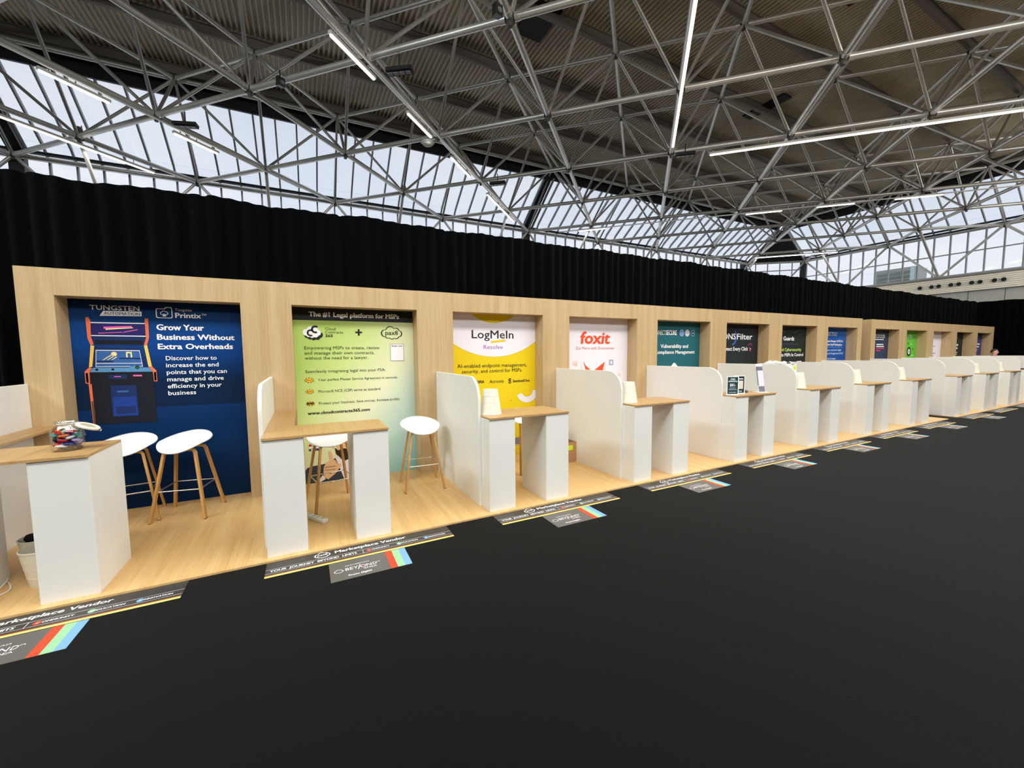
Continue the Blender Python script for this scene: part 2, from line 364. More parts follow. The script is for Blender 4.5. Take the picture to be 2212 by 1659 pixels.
# space frame
frame = thing('space_frame', 'grey tubular steel space frame spanning the whole hall under the roof deck', 'roof truss', (GX, GY, ZB))
O = Vector((GX, GY, ZB))
pieces = {'bottom_chord': [], 'top_chord': [], 'diagonal_brace': [], 'node_joint': [], 'hanger_strut': []}
B = {(n_, k) for n_ in range(-3, 18) for k in range(0, 11) if (n_ + k) % 2 == 0}
T = {(n_, k) for n_ in range(-3, 17) for k in range(1, 11) if (n_ + k) % 2 == 1}
for (n_, k) in B:
    for d in ((1, 1), (-1, 1)):
        q = (n_ + d[0], k + d[1])
        if q in B: pieces['bottom_chord'].append((bn(n_, k), bn(*q), 0.068))
    if k == 0 and (n_ + 2, 0) in B: pieces['bottom_chord'].append((bn(n_, 0), bn(n_ + 2, 0), 0.075))
    if n_ == 17 and (17, k + 2) in B: pieces['bottom_chord'].append((bn(17, k), bn(17, k + 2), 0.075))
    pieces['node_joint'].append((bn(n_, k), None, 0.10))
pieces['bottom_chord'].append((bn(16, 0), bn(17, 1), 0.075))
for (n_, k) in T:
    for d in ((1, 1), (-1, 1)):
        q = (n_ + d[0], k + d[1])
        if q in T: pieces['top_chord'].append((tn(n_, k), tn(*q), 0.058))
    if k == 1 and (n_ + 2, 1) in T: pieces['top_chord'].append((tn(n_, 1), tn(n_ + 2, 1), 0.07))
    if n_ == 16 and (16, k + 2) in T: pieces['top_chord'].append((tn(16, k), tn(16, k + 2), 0.07))
    for d in ((1, 0), (-1, 0), (0, 1), (0, -1)):
        q = (n_ + d[0], k + d[1])
        if q in B: pieces['diagonal_brace'].append((tn(n_, k), bn(*q), 0.042))
    pieces['node_joint'].append((tn(n_, k), None, 0.09))
for n_ in range(-2, 17, 2):
    a = bn(n_, 0)
    for sg in (-1, 1):
        low = Vector((a.x + sg * S, a.y + 0.1, 5.2)); pieces['hanger_strut'].append((a, low, 0.05))
    if (n_ + 1, 1) in B and n_ + 1 < 17: pieces['hanger_strut'].append((bn(n_ + 1, 1), Vector((a.x + S, a.y + 0.1, 5.2)), 0.05))
for k in (1, 3, 5, 7):
    a = bn(17, k)
    for sg in (-1, 1): pieces['hanger_strut'].append((a, Vector((32.3, a.y + sg * S, 5.52)), 0.06))
    pieces['hanger_strut'].append((bn(16, k + 1), Vector((32.3, a.y - S, 5.52)), 0.06))
def project(p):
    v = Vector(p) - CAM; zc = v.dot(fwd)
    if zc < 0.2: return None
    return (IW / 2 + F_PX * v.dot(rgt) / zc, IH / 2 - F_PX * v.dot(upv) / zc, zc)
def shown(it):
    p, q, r = it; pts = [p] if q is None else [p.lerp(q, t) for t in (0, .25, .5, .75, 1)]; sc = 0
    for a in pts:
        s_ = project(a)
        if s_ and 0 <= s_[0] <= IW and 0 <= s_[1] <= 620: sc += r / s_[2] * ((q - p).length / s_[2] if q is not None else r / s_[2])
    return sc
def joint(mb, p, r, low):
    mb.lathe([(0.0, -r), (r * 0.75, -r * 0.75), (r, 0), (r * 0.75, r * 0.75), (0.0, r)], 8, p)
    mb.tube(p + Vector((0, 0, -r * 1.5)), p + Vector((0, 0, -r * 0.6)), r * 0.45, 8)
for kind_, lst in pieces.items():
    lst.sort(key=shown, reverse=True)
    rest = MB()
    for i, (p, q, r) in enumerate(lst):
        mb = MB() if i < 100 else rest
        if q is None: joint(mb, p - O, r, True)
        else:
            d = (q - p).normalized() * 0.09
            mb.tube(p - O + d, q - O - d, r, 10)
            if r > 0.05:      # bolted end collars
                mb.tube(p - O + d * 1.0, p - O + d * 2.2, r * 0.7 + 0.03, 10); mb.tube(q - O - d * 2.2, q - O - d, r * 0.7 + 0.03, 10)
        if i < 100: mb.build(kind_, M_NODE if q is None else M_STEEL, frame)
    if rest.v: rest.build(kind_, M_NODE if kind_ == 'node_joint' else M_STEEL, frame, kind='stuff')

# linear luminaires hung under the bottom chords
LEDZ = ZB - 0.23
LEDP = 22.0
def luminaire(fam, c, k0, k1, label, power=1.0):
    f = (lambda k: Vector((GX + S * (c - k), GY - S * k, LEDZ))) if fam == 'B' else (lambda k: Vector((GX + S * (c + k), GY - S * k, LEDZ)))
    p, q = f(k0), f(k1); mid = (p + q) / 2; d = (q - p).normalized(); ln = (q - p).length
    t = thing('linear_light', label, 'light', mid, 0, 'linear ceiling lights under the space frame')
    MB().bar(p - mid + Vector((0, 0, 0.03)), q - mid + Vector((0, 0, 0.03)), 0.075, 0.06).build('housing', M_TRAY, t)
    m = MB(); m.bar(p - mid + d * 0.03 + Vector((0, 0, -0.015)), q - mid - d * 0.03 + Vector((0, 0, -0.015)), 0.05, 0.03); m.build('diffuser', M_LED, t)
    m = MB()
    for s_ in (0.15, 0.5, 0.85):
        a = p.lerp(q, s_) - mid; m.tube(a + Vector((0, 0, 0.06)), a + Vector((0, 0, 0.165)), 0.012, 6)
    m.build('suspension', M_STEEL, t)
    ld = bpy.data.lights.new('lamp', 'AREA'); ld.shape = 'RECTANGLE'; ld.size = ln; ld.size_y = 0.12; ld.energy = LEDP * ln * power; ld.color = LAMP
    o = bpy.data.objects.new('lamp', ld); COL.objects.link(o); o.parent = t; o.location = (0, 0, -0.06)
    o.rotation_euler = (0, 0, math.atan2(d.y, d.x))
    return t
luminaire('B', 8, 3.90, 4.32, 'bright linear light running down to the left of the floodlight, upper one of the pair', 1)
luminaire('B', 8, 3.12, 3.50, 'short bright linear light against the roof, just below the longer one')
luminaire('B', 8, 2.30, 2.75, 'linear light before the milky glazing right of the oval lamp')
luminaire('B', 8, 0.75, 1.80, 'linear light running down to the black facade post')
luminaire('B', 12, 4.27, 7.80, 'long bright linear light dropping from the top edge of the picture')
luminaire('A', 4, 4.34, 7.60, 'long bright linear light running out to the right edge below the roof')
luminaire('B', 4, 2.30, 2.68, 'thin linear light high before the glazing at far left')
luminaire('B', 4, 1.50, 1.88, 'thin linear light lower before the glazing at left')
luminaire('B', 2, 0.42, 1.60, 'long thin linear light low at the left edge above the curtain')
luminaire('A', 8, 3.08, 3.52, 'linear light under the frame near the roof valley')
luminaire('A', 8, 3.90, 4.32, 'linear light just right of the roof valley')
luminaire('A', 8, 4.72, 5.20, 'linear light before the sloped glazing at right')
luminaire('A', 8, 0.80, 1.22, 'thin linear light before the glazing right of the black facade post')
luminaire('A', 14, 0.9, 2.3, 'low linear light beside the dark facade corner')
# slim cable trays that carry the luminaire lines
for fam, c, k0, k1, lb in (('B', 8, 0.6, 4.9, 'steel cable tray over the lights near the floodlight'), ('B', 4, 0.6, 3.2, 'steel cable tray over the thin lights at left'), ('A', 8, 0.5, 6.0, 'steel cable tray over the far lights at right')):
    f = (lambda k: Vector((GX + S * (c - k), GY - S * k, LEDZ + 0.08))) if fam == 'B' else (lambda k: Vector((GX + S * (c + k), GY - S * k, LEDZ + 0.08)))
    p, q = f(k0), f(k1); m = MB(); off = Vector((0.10, 0.10, 0)) if fam == 'A' else Vector((0.10, -0.10, 0))
    m.bar(p + off, q + off, 0.05, 0.035)
    tag(m.build('cable_tray', M_STEEL), lb, 'cable tray')
# floodlights, loudspeakers and the oval lamp fixed to the frame
def floodlight(p, rz, label):
    t = thing('floodlight', label, 'light', p, rz, 'floodlights on the space frame')
    m = MB(); m.prism([(-0.27, -0.08, -0.05), (0.27, -0.08, -0.05), (0.27, 0.06, -0.09), (-0.27, 0.06, -0.09)], (0, 0.02, 0.08)); m.build('housing', M_DARK, t)
    m = MB()
    for k in range(4): m.box((-0.25 + k * 0.128, -0.05, -0.092), (-0.14 + k * 0.128, 0.04, -0.082))
    m.build('lens', plain('grey_lens', rgb(120, 120, 118), 0.3), t)
    MB().tube((0, 0, 0), (0, 0, 0.28), 0.015, 6).build('bracket', M_DARK, t)
floodlight((3.32, 4.99, 7.42), R(-35), 'black floodlight beside the bright upper linear light')
floodlight((-1.02, 9.31, 7.42), R(-20), 'grey floodlight in front of the left glazing')
floodlight((11.55, 4.88, 7.45), R(-40), 'black floodlight at the lower end of the long vertical light')
floodlight((7.43, 9.04, 7.42), R(-40), 'small floodlight before the glazing near the black facade post')
def speaker(p, rz, label):
    t = thing('loudspeaker', label, 'loudspeaker', p, rz, 'loudspeakers on the space frame')
    m = MB(); m.prism([(-0.075, -0.06, -0.10), (0.075, -0.06, -0.10), (0.06, 0.07, -0.07), (-0.06, 0.07, -0.07)], (0, 0, 0.19)); m.build('cabinet', M_DARK, t)
    m = MB(); m.lathe([(0, 0), (0.03, 0.0), (0.05, 0.012)], 16); m.v = [(x_, -0.062 - z_, -0.015 + y_) for x_, y_, z_ in m.v]; m.build('cone', plain('cone_grey', rgb(90, 90, 90)), t)
    MB().tube((0, 0, 0.08), (0, 0, 0.25), 0.015, 6).build('bracket', M_DARK, t)
speaker((4.52, 2.88, 7.45), R(10), 'black loudspeaker hung by the top joint left of the black roof hatch')
speaker((1.15, 6.75, 7.55), R(30), 'black loudspeaker at the joint over the left roof edge')
def junction(n_, k, label):
    p = bn(n_, k) + Vector((0.02, -0.02, 0.09)); t = thing('junction_box', label, 'junction box', p, 0.4, 'junction boxes on the space-frame joints')
    m = MB(); m.lathe([(0.0, 0.0), (0.085, 0.0), (0.095, 0.03), (0.085, 0.13), (0.05, 0.17), (0.0, 0.175)], 14); m.build('housing', plain('junction_grey', rgb(136, 128, 118)), t)
    MB().tube((0.06, 0, 0.15), (0.06, 0, 0.22), 0.012, 6).build('gland', M_DARK, t)
junction(1, 1, 'grey-brown junction box on the joint before the glazing at far left')
junction(5, 1, 'grey-brown junction box on the joint before the glazing left of the black post')
junction(9, 5, 'grey-brown junction box on the joint over the left part of the long right-hand light')
junction(10, 6, 'grey-brown junction box on the joint over the middle of the long right-hand light')
t = thing('oval_lamp', 'pale oval lamp under the chord beside the short bright light', 'light', (4.65, 7.7, 7.5))
m = MB(); m.lathe([(0.0, -0.09), (0.12, -0.07), (0.19, 0.0), (0.12, 0.06), (0.0, 0.08)], 20); m.build('housing', plain('lamp_grey', rgb(176, 174, 166)), t)
MB().tube((0, 0, 0.06), (0, 0, 0.22), 0.02, 6).build('bracket', M_STEEL, t)

# things outside the windows
t = thing('office_building', 'pale office building with rows of windows seen through the low strip at left', 'building', (-10, 46, FZ))
MB().box((-9, 0, 0), (7, 10, 16.6)).build('wall', plain('outside_pale', rgb(222, 232, 238)), t)
gm = plain('outside_window', rgb(168, 196, 214), 0.2)
for r_ in range(4):
    m = MB()
    for c_ in range(12): m.box((-8.6 + c_ * 1.3, -0.05, 11.2 + r_ * 1.4), (-7.6 + c_ * 1.3, 0.0, 12.2 + r_ * 1.4))
    m.build('window_row', gm, t)
t = thing('rooftop_unit', 'grey louvred rooftop plant box seen through the tall windows at right', 'machine', (41.0, 10.0, FZ))
MB().box((-1.0, -1.0, 0), (1.0, 1.2, 7.55)).build('casing', plain('plant_grey', rgb(150, 158, 152)), t)
m = MB()
for k in range(6): m.bar((-1.03, -0.7, 5.7 + k * 0.3), (-1.03, 1.1, 5.7 + k * 0.3), 0.06, 0.16, (0.6, 0, 1))
m.build('louvre', plain('plant_louvre', rgb(110, 122, 114)), t)
MB().box((-1.02, -0.98, 6.4), (-1.0, -0.75, 7.5)).build('end_panel', plain('plant_pale', rgb(190, 205, 215)), t)

# ------------------------------------------------------------------ black drapes
CT = 3.63
def drape(name, pts_fn, length, z1, label):
    mb = MB(); vs = []; n = int(length / 0.022); ph = random.random() * 6
    for i in range(n + 1):
        u = i * 0.022
        w_ = 0.035 * sin(u * 34 + 1.6 * sin(u * 2.3 + ph)) + 0.022 * sin(u * 13.7 + ph) + 0.02 * sin(u * 5.1 + 2.0 * sin(u * .9))
        top = z1 + 0.012 * sin(u * 2.9) + 0.010 * sin(u * 7.3 + 1) - (0.012 if (u % 1.55) < 0.05 else 0)
        vs += [pts_fn(u, w_ * 1.15, FZ), pts_fn(u, w_, z1 * 0.5), pts_fn(u, w_ * 0.75, z1 - 0.12), pts_fn(u, w_ * 0.5, top)]
    fs = [(4 * i + k, 4 * i + 4 + k, 4 * i + 5 + k, 4 * i + 1 + k) for i in range(n) for k in range(3)]
    mb.add(vs, fs, 0, True); return tag(mb.build(name, M_DRAPE), label, 'curtain')
drape('stage_curtain', lambda u, d, z: (-9 + u, 2.6 + d, z), 35.8, CT, 'long black curtain hanging behind the oak display walls')
drape('stage_curtain', lambda u, d, z: (26.92 + d, 2.66 - u, z), 12.0, CT, 'black curtain closing the far end of the hall beyond the last counters')

# ------------------------------------------------------------------ the stand
GAP = 0.5373
def cx(i): return 2.0 * i + (GAP if i >= 8 else 0.0)
D = ['navy arcade-machine banner', 'pale green contract banner', 'yellow banner', 'white banner with the orange-red logo', 'teal banner', 'black banner with the blue swoosh',
     'black banner with the green line of text', 'royal blue banner beside the wall gap', 'slate blue banner just past the gap', 'bright green banner', 'lilac white banner on the far wall',
     'black-green banner on the far wall', 'indigo banner at the far end']
YW, YBK, YBN, HW, OH = 1.785, 2.10, 2.032, 2.5135, 2.257
for a, b_, nm in ((0, 8, 'long oak veneer booth wall with eight banner recesses'), (8, 13, 'shorter far oak veneer booth wall with five banner recesses')):
    x0 = cx(a) - 1.0155; t = thing('display_backdrop', nm, 'wall', (x0, YW, 0))
    for i in range(a, b_):
        c = cx(i) - x0; m = MB()
        m.box((c - 1.0155, 0, 0), (c - 0.761, YBK - YW, HW)); m.box((c + 0.7307, 0, 0), (c + 0.9835, YBK - YW, HW)); m.box((c - 0.761, 0.0015, OH), (c + 0.7307, YBK - YW, HW - 0.001))
        m.build('portal_frame', M_WALLWOOD, t)
    t2 = MB(); t2.box((cx(a) - 1.02, -0.006, FZ), (cx(b_ - 1) + 0.99, 2.10, 0.0))
    tag(t2.build('stand_platform', M_FLOORWOOD), 'low oak floor platform under the %s' % ('first eight booths' if a == 0 else 'five far booths beyond the gap'), 'platform')

def counter(i):
    t = thing('booth_counter', 'white counter with oak worktop before the ' + D[i], 'counter', (cx(i), 0, 0), 0, 'white booth counters')
    for x0 in (-0.99, -0.30): MB().box((x0, 0.05, 0), (x0 + 0.30, 0.617, 0.977)).build('pedestal', M_WHITE, t, bevel=0.002)
    MB().box((-0.99, 0.038, 0.977), (0.002, 0.60, 0.996)).build('worktop', M_TOPWOOD, t)
    MB().box((-0.99, 0.601, 0.977), (-0.765, YW - 0.002, 0.996)).build('worktop_return', M_TOPWOOD, t)
    return t
def divider(i):
    r = 0.25; y0, y1, h = 0.264, YW - 0.001, 1.411; pts = [(y1, 0), (y1, h)]
    pts += [(y0 + r - r * sin(a), h - r + r * cos(a)) for a in [pi / 2 * k / 12 for k in range(13)]] + [(y0, 0)]
    m = MB(); m.prism([(-1.022, y, z) for y, z in pts], (0.031, 0, 0))
    o = m.build('divider_panel', M_WHITE, None, (cx(i), 0, 0), bevel=0.003)
    if i < 13: return tag(o, 'rounded white divider just left of the ' + D[i], 'divider', 'white divider panels')
for i in range(13): counter(i); divider(i)

# ---- floor stickers
M_STK = mat('sticker_charcoal', rgb(62, 59, 56), 0.42); M_STK2 = mat('sticker_grey', rgb(98, 95, 91), 0.42)
W_INK = plain('print_white', rgb(238, 238, 240)); K_INK = plain('print_black', rgb(26, 28, 30))
RED = plain('print_red', rgb(208, 74, 44)); MINT = plain('print_mint', rgb(152, 202, 154)); SKYB = plain('print_sky', rgb(124, 172, 212)); YEL = plain('print_pale_yellow', rgb(232, 214, 124)); ORA = plain('print_rust', rgb(160, 70, 34))
fl = lambda u, v: (u, v, 0.0018)
fl2 = lambda u, v: (u, v, 0.0022)
def strip_sticker():
    t = thing('floor_sticker', '', 'sticker', (1.007, -0.259, FZ), 0, 'long charcoal floor stickers in front of the counters')
    MB().box((0, 0, 0), (1.5, 0.25, 0.0014)).build('vinyl_base', M_STK, t)
    m = MB(); rect2(0, 0, 1.5, 0.026, fl, m, 0); rect2(0, 0.026, 1.5, 0.038, fl, m, 1); m.build('edge_stripes', [YEL, ORA], t)
    m = MB(); rect2(0, 0.0615, 1.5, 0.064, fl, m); rect2(0, 0.126, 1.5, 0.1285, fl, m); rect2(0.7135, 0.062, 0.7165, 0.128, fl, m); m.build('rule_lines', W_INK, t)
    lettering('Marketplace Vendor', 0.50, 1.096, 0.172, 0.044, W_INK, t, fl, 0.03)
    lettering('YOUR  JOURNEY  BEYOND  LIMITS', 0.03, 0.666, 0.080, 0.030, W_INK, t, fl, 0.03)
    for d, m_, tx, x0, x1 in ((0.764, RED, 'OMMUNITY', 0.785, 0.935), (1.018, MINT, 'DUCATION', 1.04, 1.185), (1.262, SKYB, 'NNOVATION', 1.284, 1.44)):
        dd_ = disc2(d, 0.095, 0.021, fl, 20).build('initial_disc', m_, t); iw_ = 0.0022 if tx[0] == 'N' else 0.008; lettering('CEI'[('O', 'D', 'N').index(tx[0])], d - iw_, d + iw_, 0.086, 0.018, W_INK, dd_, fl2)
        lettering(tx, x0, x1, 0.085, 0.020, W_INK, t, fl, 0.03)
    outline2(cloud_pts(0.405, 0.19, 0.125, 0.105), cloud_pts(0.405, 0.19, 0.125, 0.105, 0.84), fl).build('cloud_logo', W_INK, t)
    lettering('pax8', 0.367, 0.443, 0.179, 0.028, W_INK, t, fl, 0.02)
    return t
def promo_sticker():
    t = thing('promo_sticker', '', 'sticker', (1.45, -0.561, FZ), 0, 'short grey floor stickers with coloured stripes')
    MB().box((0, 0, 0), (0.6, 0.296, 0.0014)).build('vinyl_base', M_STK2, t)
    for x0, x1, m_ in ((0.434, 0.488, RED), (0.488, 0.544, MINT), (0.544, 0.60, SKYB)): rect2(x0, 0, x1, 0.296, fl).build('colour_stripe', m_, t)
    lettering('AMSTERDAM', 0.11, 0.292, 0.20, 0.014, W_INK, t, fl)
    lettering('BEY', 0.112, 0.205, 0.132, 0.040, W_INK, t, fl); lettering('N', 0.268, 0.306, 0.132, 0.040, W_INK, t, fl); lettering('D', 0.316, 0.346, 0.132, 0.040, W_INK, t, fl)
    m = MB(); poly2([(0.200, 0.112), (0.206, 0.112), (0.226, 0.188), (0.220, 0.188)], fl, m); ring2(0.359, 0.158, 0.013, 0.009, fl, 14, 0, pi, m); m.build('logo_strokes', W_INK, t)
    rg_ = ring2(0.242, 0.150, 0.021, 0.016, fl, 24).build('globe_ring', W_INK, t); disc2(0.238, 0.150, 0.010, fl, 16).build('globe_dot', RED, rg_)
    lettering('EMEA', 0.247, 0.344, 0.098, 0.020, W_INK, t, fl)
    lettering('Promo Eligible', 0.127, 0.297, 0.040, 0.022, W_INK, t, fl, 0.03)
    outline2(cloud_pts(0.064, 0.146, 0.068, 0.055), cloud_pts(0.064, 0.146, 0.068, 0.055, 0.84), fl).build('cloud_logo', W_INK, t)
    return t
base = strip_sticker(); basep = promo_sticker()
base['label'] = 'long charcoal floor sticker before the ' + D[1]
basep['label'] = 'short grey striped floor sticker before the ' + D[1]
for i in [0] + list(range(2, 12)):
    dup(base, (cx(i) - 0.993, -0.259, FZ), 0, 'long charcoal floor sticker before the ' + D[i])
    if i < 9: dup(basep, (cx(i) - 0.55, -0.561, FZ), 0, 'short grey striped floor sticker before the ' + D[i])

# ------------------------------------------------------------------ banners
def banner(i, label, m, base=0.0):
    t = thing('printed_banner', label, 'banner', (cx(i), YBN, 0.0), 0)
    MB().box((-0.7605, 0, base), (0.7302, 0.012, OH - 0.001)).build('print_panel', m, t); return t
def grad(name, stops, vec, rough=0.5):
    """printed colour blend: ramp over a linear combination of the panel's own x and z"""
    m = bpy.data.materials.new(name); m.use_nodes = True; nt = m.node_tree; b = nt.nodes['Principled BSDF']; b.inputs['Roughness'].default_value = rough; b.inputs['Specular IOR Level'].default_value = 0.12
    tc = nt.nodes.new('ShaderNodeTexCoord'); dp = nt.nodes.new('ShaderNodeVectorMath'); dp.operation = 'DOT_PRODUCT'; dp.inputs[1].default_value = vec[:3]
    ad = nt.nodes.new('ShaderNodeMath'); ad.inputs[1].default_value = vec[3]; r = nt.nodes.new('ShaderNodeValToRGB')
    nt.links.new(tc.outputs['Object'], dp.inputs[0]); nt.links.new(dp.outputs['Value'], ad.inputs[0]); nt.links.new(ad.outputs[0], r.inputs['Fac']); nt.links.new(r.outputs['Color'], b.inputs['Base Color'])
    e = r.color_ramp.elements
    e[0].position, e[0].color = stops[0]; e[1].position, e[1].color = stops[-1]
    for p, c in stops[1:-1]: k = e.new(p); k.color = c
    return m
p1 = wallplane(0.003); p2 = wallplane(0.004); p3 = wallplane(0.005); p4 = wallplane(0.006)
# 0: navy arcade banner
t = banner(0, 'navy blue banner with an arcade machine in the leftmost recess', grad('print_navy', [(0.0, rgb(2, 36, 76)), (0.40, rgb(3, 42, 88)), (0.485, rgb(10, 46, 96)), (0.49, rgb(8, 32, 62)), (0.62, rgb(8, 34, 66)), (0.80, rgb(12, 66, 140)), (0.9, rgb(14, 62, 122)), (1.0, rgb(8, 30, 60))], (0, 0, 1 / 2.257, 0)))
lettering('TUNGSTEN', -0.60, -0.205, 2.152, 0.046, W_INK, t, p1, 0.02)
lp_ = poly2([(-0.528, 2.089), (-0.193, 2.094), (-0.19, 2.144), (-0.497, 2.141)], p1).build('logo_plate', W_INK, t)
NAVY = plain('print_navy_ink', rgb(12, 44, 88))
lettering('AUTOMATION', -0.494, -0.205, 2.102, 0.030, NAVY, lp_, p2, 0.01)
m = MB(); rr = lambda e: [(-0.072 + e, 2.09 + e), (-0.06 + e, 2.079 + e), (0.06 - e, 2.079 + e), (0.071 - e, 2.09 + e), (0.071 - e, 2.192 - e), (0.06 - e, 2.202 - e), (0.015 + e, 2.202 - e), (0.0 + e, 2.185 - e), (-0.06 + e, 2.185 - e), (-0.072 + e, 2.175 - e)]
outline2(rr(0), rr(0.008), p1, m); outline2(cloud_pts(0.0, 2.135, 0.07, 0.055), cloud_pts(0.0, 2.135, 0.07, 0.055, 0.82), p1, m); rect2(-0.014, 2.098, 0.014, 2.126, p2, m); m.build('folder_logo', W_INK, t)
lettering('Tungsten', 0.095, 0.245, 2.163, 0.028, W_INK, t, p1); lettering('Printix', 0.093, 0.326, 2.088, 0.053, W_INK, t, p1, 0.03); lettering('TM', 0.332, 0.372, 2.118, 0.022, W_INK, t, p1)
for tx, a, b_, z, c in (('Grow Your', -0.077, 0.345, 1.950, 0.061), ('Business Without', -0.078, 0.630, 1.845, 0.058), ('Extra Overheads', -0.077, 0.610, 1.741, 0.058)): lettering(tx, a, b_, z, c, W_INK, t, p1, 0.04)
for tx, a, b_, z in (('Discover how to', -0.016, 0.446, 1.618), ('increase the end', -0.018, 0.460, 1.540), ('points that you can', -0.017, 0.535, 1.462), ('manage and drive', -0.017, 0.500, 1.383), ('efficiency in your', -0.017, 0.477, 1.305), ('business', -0.017, 0.233, 1.228)): lettering(tx, a, b_, z, 0.046, W_INK, t, p1, 0.015)
cab = [plain('art_orange', rgb(226, 112, 74)), plain('art_amber', rgb(240, 196, 92)), plain('art_violet_blue', rgb(30, 28, 96)), plain('art_deep_blue', rgb(14, 40, 92)), plain('art_mid_blue', rgb(50, 96, 160)),
       plain('art_black', rgb(12, 18, 30)), plain('art_pale_blue', rgb(86, 140, 186)), plain('art_pink', rgb(226, 96, 170)), plain('art_blue_door', rgb(20, 58, 140)), W_INK, plain('art_cream', rgb(246, 224, 150)), plain('art_brown', rgb(92, 66, 44)), plain('art_green', rgb(30, 84, 60))]
a_ = MB()
def A(pts, mi, pl=p1): poly2(pts, pl, a_, mi)
A([(-0.642, 1.503), (-0.133, 1.495), (-0.128, 0.938), (-0.641, 0.953)], 5)
A([(-0.658, 1.38), (-0.634, 1.379), (-0.630, 0.952), (-0.648, 0.953)], 0, p2); A([(-0.648, 1.20), (-0.634, 1.20), (-0.630, 0.952), (-0.644, 0.953)], 11, p3)
A([(-0.604, 2.022), (-0.171, 2.022), (-0.168, 1.879), (-0.608, 1.884)], 2); A([(-0.607, 2.012), (-0.171, 2.012), (-0.171, 2.022), (-0.607, 2.022)], 9, p2); A([(-0.608, 1.879), (-0.168, 1.876), (-0.168, 1.885), (-0.608, 1.888)], 9, p2)
A([(-0.505, 1.955), (-0.28, 1.975), (-0.28, 1.990), (-0.505, 1.976)], 7, p2); A([(-0.49, 1.944), (-0.27, 1.966), (-0.27, 1.974), (-0.49, 1.956)], 10, p3); A([(-0.36, 1.914), (-0.235, 1.946), (-0.233, 1.955), (-0.345, 1.926)], 7, p2); A([(-0.55, 1.905), (-0.36, 1.918), (-0.36, 1.924), (-0.55, 1.912)], 7, p2)
A([(-0.604, 1.876), (-0.169, 1.874), (-0.192, 1.777), (-0.587, 1.785)], 3); A([(-0.58, 1.838), (-0.20, 1.836), (-0.20, 1.79), (-0.58, 1.795)], 5, p2)
A([(-0.586, 1.765), (-0.226, 1.76), (-0.190, 1.543), (-0.62, 1.549)], 3); A([(-0.580, 1.735), (-0.231, 1.729), (-0.215, 1.552), (-0.592, 1.556)], 9, p2); A([(-0.576, 1.728), (-0.235, 1.722), (-0.220, 1.558), (-0.587, 1.562)], 4, p3)
A([(-0.585, 1.592), (-0.217, 1.586), (-0.217, 1.592), (-0.585, 1.598)], 9, p4); A([(-0.584, 1.606), (-0.45, 1.605), (-0.45, 1.620), (-0.582, 1.622)], 3, p4); A([(-0.40, 1.638), (-0.226, 1.634), (-0.228, 1.648), (-0.40, 1.652)], 3, p4)
for k in range(3): A([(-0.535 + k * 0.034, 1.628 - k * 0.001), (-0.525 + k * 0.034, 1.628), (-0.452 + k * 0.018, 1.682 - k * 0.012), (-0.462 + k * 0.018, 1.686 - k * 0.012)], 10, p4)
disc2(-0.440, 1.690, 0.024, p4, 10, a_, 10); A([(-0.345, 1.654), (-0.332, 1.654), (-0.332, 1.698), (-0.308, 1.697), (-0.308, 1.653), (-0.295, 1.652), (-0.297, 1.712), (-0.343, 1.713)], 10, p4)
A([(-0.613, 1.549), (-0.165, 1.542), (-0.133, 1.495), (-0.642, 1.503)], 6, p2)
for x_, m_ in ((-0.585, 5), (-0.46, 5), (-0.305, 6), (-0.262, 12)): disc2(x_, 1.528 if m_ == 5 else 1.545, 0.012 if m_ == 5 else 0.02, p3, 14, a_, m_)
for pts, mi in (([(-0.637, 2.068), (-0.615, 2.075), (-0.600, 2.036), (-0.607, 1.871), (-0.591, 1.792), (-0.616, 1.785), (-0.635, 1.856)], 0), ([(-0.616, 1.785), (-0.588, 1.777), (-0.617, 1.56), (-0.642, 1.554)], 1), ([(-0.679, 1.511), (-0.642, 1.554), (-0.618, 1.549), (-0.642, 1.506), (-0.645, 1.379), (-0.679, 1.388)], 0), ([(-0.672, 1.495), (-0.655, 1.495), (-0.655, 1.392), (-0.672, 1.396)], 11),
                ([(-0.168, 2.071), (-0.139, 2.072), (-0.143, 1.868), (-0.165, 1.785), (-0.193, 1.781), (-0.17, 1.86), (-0.17, 2.041)], 0), ([(-0.192, 1.779), (-0.165, 1.785), (-0.138, 1.553), (-0.168, 1.55)], 1), ([(-0.165, 1.551), (-0.138, 1.553), (-0.103, 1.506), (-0.101, 1.386), (-0.13, 1.388), (-0.133, 1.488)], 0), ([(-0.125, 1.49), (-0.108, 1.49), (-0.108, 1.396), (-0.125, 1.398)], 11)): A(pts, mi, p4)
A([(-0.492, 1.358), (-0.281, 1.356), (-0.280, 1.02), (-0.490, 1.022)], 3, p2); A([(-0.478, 1.23), (-0.294, 1.228), (-0.285, 1.03), (-0.482, 1.032)], 8, p3); A([(-0.462, 1.13), (-0.30, 1.128), (-0.30, 1.05), (-0.462, 1.05)], 3, p4)
for k in range(9): A([(-0.468, 1.24 - k * 0.012), (-0.31, 1.238 - k * 0.012), (-0.31, 1.234 - k * 0.012), (-0.468, 1.236 - k * 0.012)], 8, p4)
A([(-0.44, 1.30), (-0.35, 1.299), (-0.35, 1.28), (-0.44, 1.282)], 4, p3); A([(-0.495, 1.47), (-0.355, 1.468), (-0.355, 1.425), (-0.495, 1.427)], 3, p2); A([(-0.455, 1.456), (-0.40, 1.455), (-0.40, 1.446), (-0.455, 1.447)], 7, p3); A([(-0.30, 1.466), (-0.229, 1.464), (-0.227, 1.447), (-0.304, 1.449)], 7, p3)
a_.build('arcade_machine_print', cab, t)
